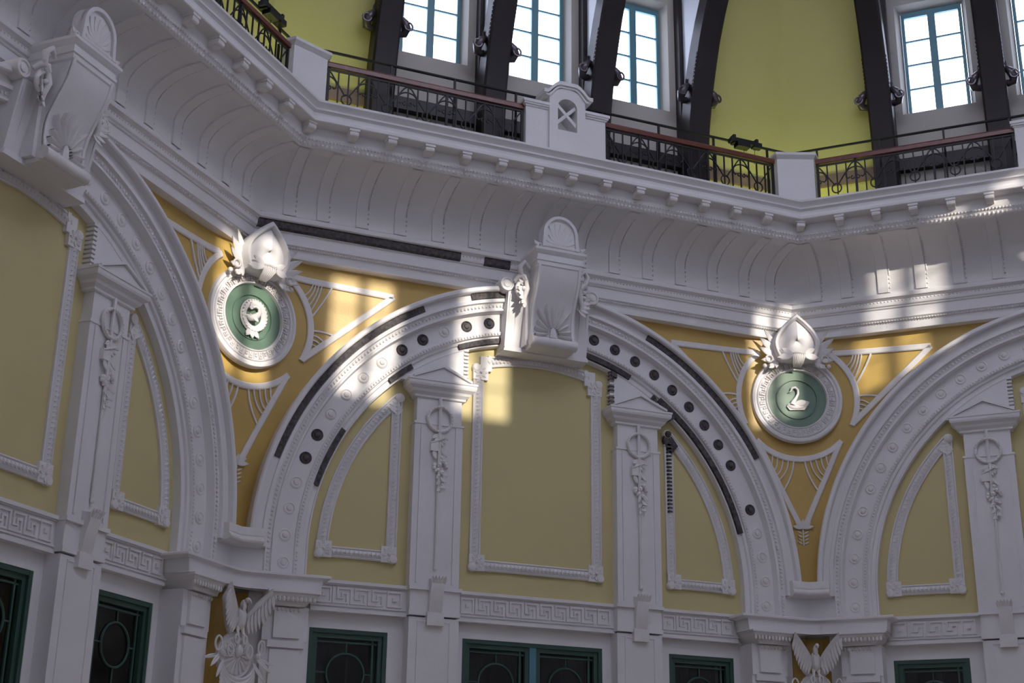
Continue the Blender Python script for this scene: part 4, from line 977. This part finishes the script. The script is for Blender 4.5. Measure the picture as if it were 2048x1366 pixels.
pos = {-1: 'left', 0: 'middle', 1: 'right'}
for az in ALL:
    for k in (-1, 0, 1):
        g = GWN if first else copy_tree(GWN); first = False; g.name = 'window_%d' % n_; n_ += 1
        g['label'] = 'tall teal-framed gallery window, %s one of three on the %s wall' % (pos[k], NAMES[az].replace('_', ' ')); g['kind'] = 'structure'; put(g, az, k * 1.64)

# roof with lantern opening
def ring(ap, z): return octa(ap, z)
mb = MB(); lv = [ring(A + .05, 9.45), ring(A - 3.0, 10.9), ring(4.2, 12.2), ring(4.2, 12.9)]
mb.grid([[Vector(p) for p in r_] for r_ in lv], closeu=True)
lt = ring(4.2, 15.3); mb.grid([[Vector(p) for p in lt], [Vector(p) for p in ring(4.2, 15.6)], [Vector(p) for p in ring(.05, 16.6)]], closeu=True)
for k in range(8):      # lantern corner posts
    x_, y_ = lt[k][0], lt[k][1]; mb.add([(x_ + a_, y_ + b_, z) for z in (12.8, 15.4) for a_, b_ in ((-.15, -.15), (.15, -.15), (.15, .15), (-.15, .15))], [(0, 1, 5, 4), (1, 2, 6, 5), (2, 3, 7, 6), (3, 0, 4, 7)])
ROOF_M = mat('pale_roof_plaster', (0.62, 0.60, 0.62), 0.7, 0.2)
tag(obj('ceiling', mb, ROOF_M, smooth=0), 'pale sloping dome ceiling above the gallery', None, kind='structure')

# timber ribs
FRONT = [(.50, 5.45), (.50, 6.3), (.56, 6.8), (.66, 7.25), (.80, 7.7), (.95, 8.1), (1.12, 8.45), (1.35, 8.85), (1.70, 9.35), (2.15, 9.85), (2.7, 10.3)]
def rib(e):
    mb = MB(); back = [(max(.15, d - .28 - .012 * (z - 5.45)), z) for d, z in FRONT]; h = .175
    rows = []
    for (d, z), (b_, _) in zip(FRONT, back):
        rows.append([(-h, -b_, z), (-h, -d + .025, z), (-h + .03, -d, z), (h - .03, -d, z), (h, -d + .025, z), (h, -b_, z)])
    b0 = len(mb.v); mb.grid(rows, closeu=True); mb.f.append(tuple(range(b0, b0 + 6))); mb.f.append(tuple(range(b0 + 60, b0 + 66)))
    for k in range(9):      # serrated carved edge above the scroll
        z = 7.45 + k * .055
        d = .72 + (z - 7.45) * .36
        for sg in (-1, 1): mb.ball((sg * (h - .002), -d + .06, z), 1, 5, 3, sx=.014, sy=.03, sz=.028)
    obj('curved_beam', mb, DWD, e, smooth=25)
    mb = MB(); mb.box(-.17, .17, -.30, -.12, 5.45, 9.75); obj('wall_post', mb, DWD, e, smooth=0)
    mb = MB(); pts = [(-.29, 7.3), (-.29, 9.6)] + [(-(d - .25), z) for d, z in FRONT[8:2:-1]]; mb.prismx(pts, -.10, .10); obj('web_panel', mb, WEB, e, smooth=0)
    for sg in (-1, 1):
        mb = MB(); c = (sg * .27, -.50, 7.35)
        mb.tube([(sg * .15, -.52, 7.52), (sg * .20, -.54, 7.47), (sg * .25, -.55, 7.41), (sg * .285, -.53, 7.34), (sg * .27, -.48, 7.28), (sg * .2, -.46, 7.27), (sg * .16, -.46, 7.30)], [.03, .05, .065, .07, .06, .05, .04], 9)
        rows = []
        for i in range(14):
            a = 2 * PI * i / 14; rows.append([(sg * .30 + (.058 + .016 * math.cos(q)) * math.cos(a), -.585 - .014 * math.sin(q), 7.35 + (.062 + .016 * math.cos(q)) * math.sin(a)) for q in [PI * k / 3 for k in range(6)]])
        mb.grid(rows, closeu=True, closev=True); mb.leaf((sg * .17, -.5, 7.50), (sg * .2, -.1, 1), .12, .05, .1); obj('scroll_knob', mb, SHINY, e, smooth=50)
RB = empty('timber_rib', '', 'beam'); rib(RB); first = True
for key, us in (('left', (.82, 2.45)), ('middle', (-2.45, -.82, .82, 2.45)), ('right', (-2.45, -.82, .82))):
    for u in us:
        g = RB if first else copy_tree(RB); first = False
        desc = {-2.45: 'left end of the windows', -.82: 'left of the centre window', .82: 'right of the centre window', 2.45: 'right end of the windows'}[u]
        g['label'] = 'dark curved timber rib of the %s gallery wall, %s' % (key, desc); put(g, AZ[key], u)
# dark dado beams between ribs
for key, us in (('left', (1.635,)), ('middle', (-1.635, 0, 1.635)), ('right', (-1.635, 0))):
    for u in us:
        mb = MB(); mb.box(-.66, .66, -.27, -.14, 6.24, 6.43)
        ob = obj('dado_beam', mb, DWD, smooth=0); tag(ob, 'dark horizontal beam below the %s window of the %s gallery wall' % ({-1.635: 'left', 0: 'centre', 1.635: 'right'}[u], key), 'beam'); put(ob, AZ[key], u)

# ------------------------------------------------------------------ gallery parapet: pedestals, railings, guard rail
DR = 1.05
def corner_ped(e):
    mb = MB(); c, s_ = math.cos(R(22.5)), math.sin(R(22.5))
    def ringp(grow, z, dfr, dbk, n=6):
        # plan outline: front concave arc, back
        u0 = 3.39 - grow; pF = W2(u0, dfr + grow); pB = W2(u0, dbk); L = [pF]; 
        mid = (0, (A - dfr - grow) / c - .115)
        for k in range(1, n): t = k / n; L.append((pF[0] * (1 - t), pF[1] + (mid[1] - pF[1]) * math.sin(t * PI / 2)))
        front = L + [mid] + [(-x, y) for x, y in L[::-1]]
        return [(x, y, z) for x, y in [pB] + front + [(-pB[0], pB[1])]]
    rows = [ringp(0, 5.43, 1.12, .92), ringp(0, 6.235, 1.12, .92)]
    mb.grid(rows, closeu=True); obj('body', mb, PL, e, smooth=20)
    mb = MB(); rows = [ringp(g_, z, 1.12, .92 - g_) for g_, z in ((0, 6.22), (.015, 6.235), (.035, 6.26), (.045, 6.27), (.045, 6.31), (-.02, 6.325))]; mb.grid(rows, closeu=True)
    n = len(rows[0]); b0 = len(mb.v) - n; mb.f.append(tuple(range(b0, b0 + n))); obj('cap', mb, PL, e, smooth=20)
PD = empty('corner_pedestal', '', 'pedestal'); corner_ped(PD)
for i, (nm, az) in enumerate((('left', 112.5), ('right', 67.5))):
    p = PD if i == 0 else copy_tree(PD); p['label'] = 'white parapet pedestal with dipped cap, %s corner of the gallery railing' % nm; p.matrix_world = corner_mat(az)
def centre_ped(e, half=True):
    for sg in (-1, 1):
        mb = MB(); a, b2 = sorted((sg * .25, sg * .60)); mb.box(a, b2, -1.12, -.92, 5.43, 6.22); obj('wing', mb, PL, e, smooth=0)
        mb = MB(); 
        for g_, z0, z1 in ((.015, 6.20, 6.225), (.035, 6.225, 6.25), (.05, 6.25, 6.29)): mb.box(a - (g_ if sg < 0 else 0), b2 + (g_ if sg > 0 else 0), -1.12 - g_, -.92 + g_, z0, z1)
        obj('wing_cap', mb, PL, e, smooth=0)
    # central block with an arched opening and crossed bars
    x0, x1, z0, z1 = -.145, .145, 5.91, 6.27
    mb = MB(); n = 10; arc = [(x1 * math.cos(PI * k / n), z1 + .13 * math.sin(PI * k / n)) for k in range(n + 1)]
    D = (-1.17, -.88)
    mb.box(-.27, x0, *D, 5.43, 6.27); mb.box(x1, .27, *D, 5.43, 6.27); mb.box(x0, x1, *D, 5.43, z0)
    for k in range(n):
        (ax, az_), (bx_, bz) = arc[k], arc[k + 1]; ta, tb = 6.27 + .20, 6.27 + .20
        def top(x): return 6.46 + .10 * math.cos(min(1, abs(x) / .27) * PI / 2)
        ax2, bx2 = .27 * math.cos(PI * k / n), .27 * math.cos(PI * (k + 1) / n)
        mb.prism([(ax, az_), (ax2, top(ax2) if abs(ax2) < .269 else 6.46), (bx2, top(bx2) if abs(bx2) < .269 else 6.46), (bx_, bz)], *D)
    mb.prism([(x1, 6.27), (.27, 6.27), (.27, 6.46)], *D); mb.prism([(x0, 6.27), (-.27, 6.27), (-.27, 6.46)], *D)
    obj('block', mb, PL, e, smooth=0)
    mb = MB(); mb.ribbon([(x0 - .01, 6.33), (x1 + .01, 6.02)], .045, -.95, .18); mb.ribbon([(x1 + .01, 6.33), (x0 - .01, 6.02)], .045, -.955, .17); obj('crossed_bars', mb, PL, e, smooth=0)
    mb = MB(); xs = [-.37 + .74 * k / 24 for k in range(25)]
    def cz(x): a = abs(x); return 6.445 + .16 * (1 if a < .10 else max(0, math.cos((a - .10) / .20 * PI / 2)) if a < .30 else 0)
    L = [(x, cz(x) + .035) for x in xs]; Rr = [(x, cz(x) - .02) for x in xs]; mb.prism_strip(L, Rr, -.86, -1.215)
    L = [(x * .92, cz(x) - .02) for x in xs]; Rr = [(x * .88, cz(x) - .05) for x in xs]; mb.prism_strip(L, Rr, -.87, -1.19); obj('arched_cap', mb, PL, e, smooth=25)
CPD = empty('centre_pedestal', '', 'pedestal'); centre_ped(CPD)
CPD['label'] = 'white arched pedestal with crossed opening in the middle of the gallery railing'; put(CPD, 90)
p = copy_tree(CPD); p['label'] = 'white arched pedestal of the gallery railing entering at the right edge'; put(p, 45)

def railing(e, u0, u1, seed=0):
    mb = MB(); mb.prismx([(-DR - .035, 6.16), (-DR - .035, 6.215), (-DR - .02, 6.24), (-DR + .02, 6.24), (-DR + .035, 6.215), (-DR + .035, 6.16)], u0, u1); obj('handrail', mb, HRL, e, smooth=0)
    mb = MB(); mb.box(u0, u1, -DR - .012, -DR + .012, 6.12, 6.145); mb.box(u0, u1, -DR - .015, -DR + .015, 5.50, 5.525); obj('iron_rail', mb, IRN, e, smooth=0)
    n = round((u1 - u0) / .1365); st = (u1 - u0) / n
    bm_ = MB().box(-.009, .009, -DR - .009, -DR + .009, 5.43, 6.13).mesh('baluster', IRN, 0); bt = MB().box(-.016, .016, -DR - .016, -DR + .016, 5.43, 6.16).mesh('baluster_post', IRN, 0)
    for k in range(n + 1):
        x = u0 + .02 + (u1 - u0 - .04) * k / n; obj('baluster_post' if k in (0, n) or k % 8 == 4 else 'baluster', bt if k in (0, n) or k % 8 == 4 else bm_, None, e, loc=(x, 0, 0))
    mb = MB(); P = 4 * st; x = u0
    def tb(pts, r_=.0105): mb.tube([(a, -DR, z) for a, z in pts], r_, 5)
    def curl(cx, cz, r_, a0, tot, dirn): return [(cx + (r_ * (1 - .55 * k / 8)) * math.cos(a0 + dirn * tot * k / 8), cz + (r_ * (1 - .55 * k / 8)) * math.sin(a0 + dirn * tot * k / 8)) for k in range(9)]
    k = 0
    while x < u1 - .1:
        c = x + P / 2
        for sg in (-1, 1):
            q = [(c + sg * P / 2, 6.13), (c + sg * P * .40, 6.09), (c + sg * P * .28, 5.99), (c + sg * P * .12, 5.86), (c + sg * P * .05, 5.80)]
            q = [(min(max(a, u0), u1), z) for a, z in q]; tb(q)
        if c + .07 < u1: tb([(c + .068 * math.cos(2 * PI * j / 14), 5.74 + .075 * math.sin(2 * PI * j / 14)) for j in range(15)]); tb([(c - .05, 5.79), (c, 5.81), (c + .05, 5.79)], .01)
        # little arches over the bars at x
        for cx in (x,):
            for sg in (-1, 1):
                q = [(cx + sg * .135 * math.sin(R(90 * j / 6)), 5.93 + .11 * math.cos(R(90 * j / 6))) for j in range(7)] + [(cx + sg * .13, 5.89), (cx + sg * .10, 5.865), (cx + sg * .08, 5.885)]
                q = [p_ for p_ in q if u0 <= p_[0] <= u1]
                if len(q) > 3: tb(q)
            for sg in (-1, 1):
                q = [p_ for p_ in curl(cx + sg * .035, 5.87, .032, R(90), R(300), -sg) if u0 <= p_[0] <= u1]
                if len(q) > 3: tb(q, .009)
        x += P; k += 1
    obj('scrollwork', mb, IRN, e, smooth=40)
for key, a, b2, lab in (('left', .62, 3.37, 'black iron gallery railing with mahogany handrail on the left wall'), ('middle', -3.37, -.61, 'black iron railing with mahogany handrail, left bay of the middle gallery'),
                        ('middle', .61, 3.37, 'black iron railing with mahogany handrail, right bay of the middle gallery'), ('right', -3.37, -.61, 'black iron railing with mahogany handrail, left bay of the right gallery')):
    e = empty('gallery_railing', lab, 'railing'); railing(e, a, b2); put(e, AZ[key])
def guard(e, u0, u1, posts):
    dg = .90; mb = MB(); h = hw(dg)
    mb.tube([(u0 if u0 is not None else -h, -dg, 6.485), (u1 if u1 is not None else h, -dg, 6.485)], .020, 8); obj('top_rail', mb, IRN, e)
    pm = MB().box(-.014, .014, -dg - .014, -dg + .014, 5.44, 6.48).mesh('post', IRN, 0)
    for u in posts: obj('post', pm, None, e, loc=(u, 0, 0))
for key, a, b2, ps in (('left', 0, None, (.66, 1.56, 2.46, 3.37)), ('middle', None, None, (-3.37, -2.46, -1.56, -.66, .66, 1.56, 2.46, 3.37)), ('right', None, 1.0, (-3.37, -2.46, -1.56, -.66))):
    e = empty('guard_rail', 'thin black guard rail behind the handrail on the %s gallery' % key, 'rail'); guard(e, a, b2, ps); put(e, AZ[key])
def fixture(e, L=.52):
    mb = MB(); mb.box(-L / 2, L / 2 - .12, -.06, .05, -.03, .035); mb.box(-L / 2 + .09, L / 2 - .22, -.08, .04, -.10, -.02); mb.box(L / 2 - .14, L / 2, -.05, .04, -.05, .03); obj('housing', mb, BLK, e, smooth=0)
    for x in (-L / 2 + .06, L / 2 - .08):
        mb = MB(); mb.box(x - .02, x + .02, -.05, .05, -.05, .085); obj('clamp', mb, BLK, e, smooth=0)
    for x in (-.02, .16): obj('cable', MB().tube([(x, 0, -.06), (x - .004, .02, -.3)], .004, 5), BLK, e)
F = empty('spot_lamp', 'small black lamp clamped on the guard rail left of the right corner pedestal', 'lamp'); fixture(F); put(F, 90, 2.96, .96, 6.46)
F2 = copy_tree(F); F2['label'] = 'black lamp clamped on the left guard rail near the top left'; put(F2, 135, 3.08, .96, 6.52)
mb = MB(); mb.box(-.34, .34, -.03, .03, -.03, .03); mb.box(-.34, -.28, -.05, .05, -.05, -.03); mb.box(.28, .34, -.05, .05, -.05, -.03)
ob = obj('timber_plank', mb, DWD, smooth=0); tag(ob, 'dark plank lying at the foot of the railing right of the right corner pedestal', 'plank'); put(ob, 45, -3.10, 1.13, 5.535)
print('objects', len(bpy.data.objects), 'tris', sum(len(o_.data.loop_triangles) if False else len(o_.data.polygons) for o_ in bpy.data.objects if o_.type == 'MESH'))
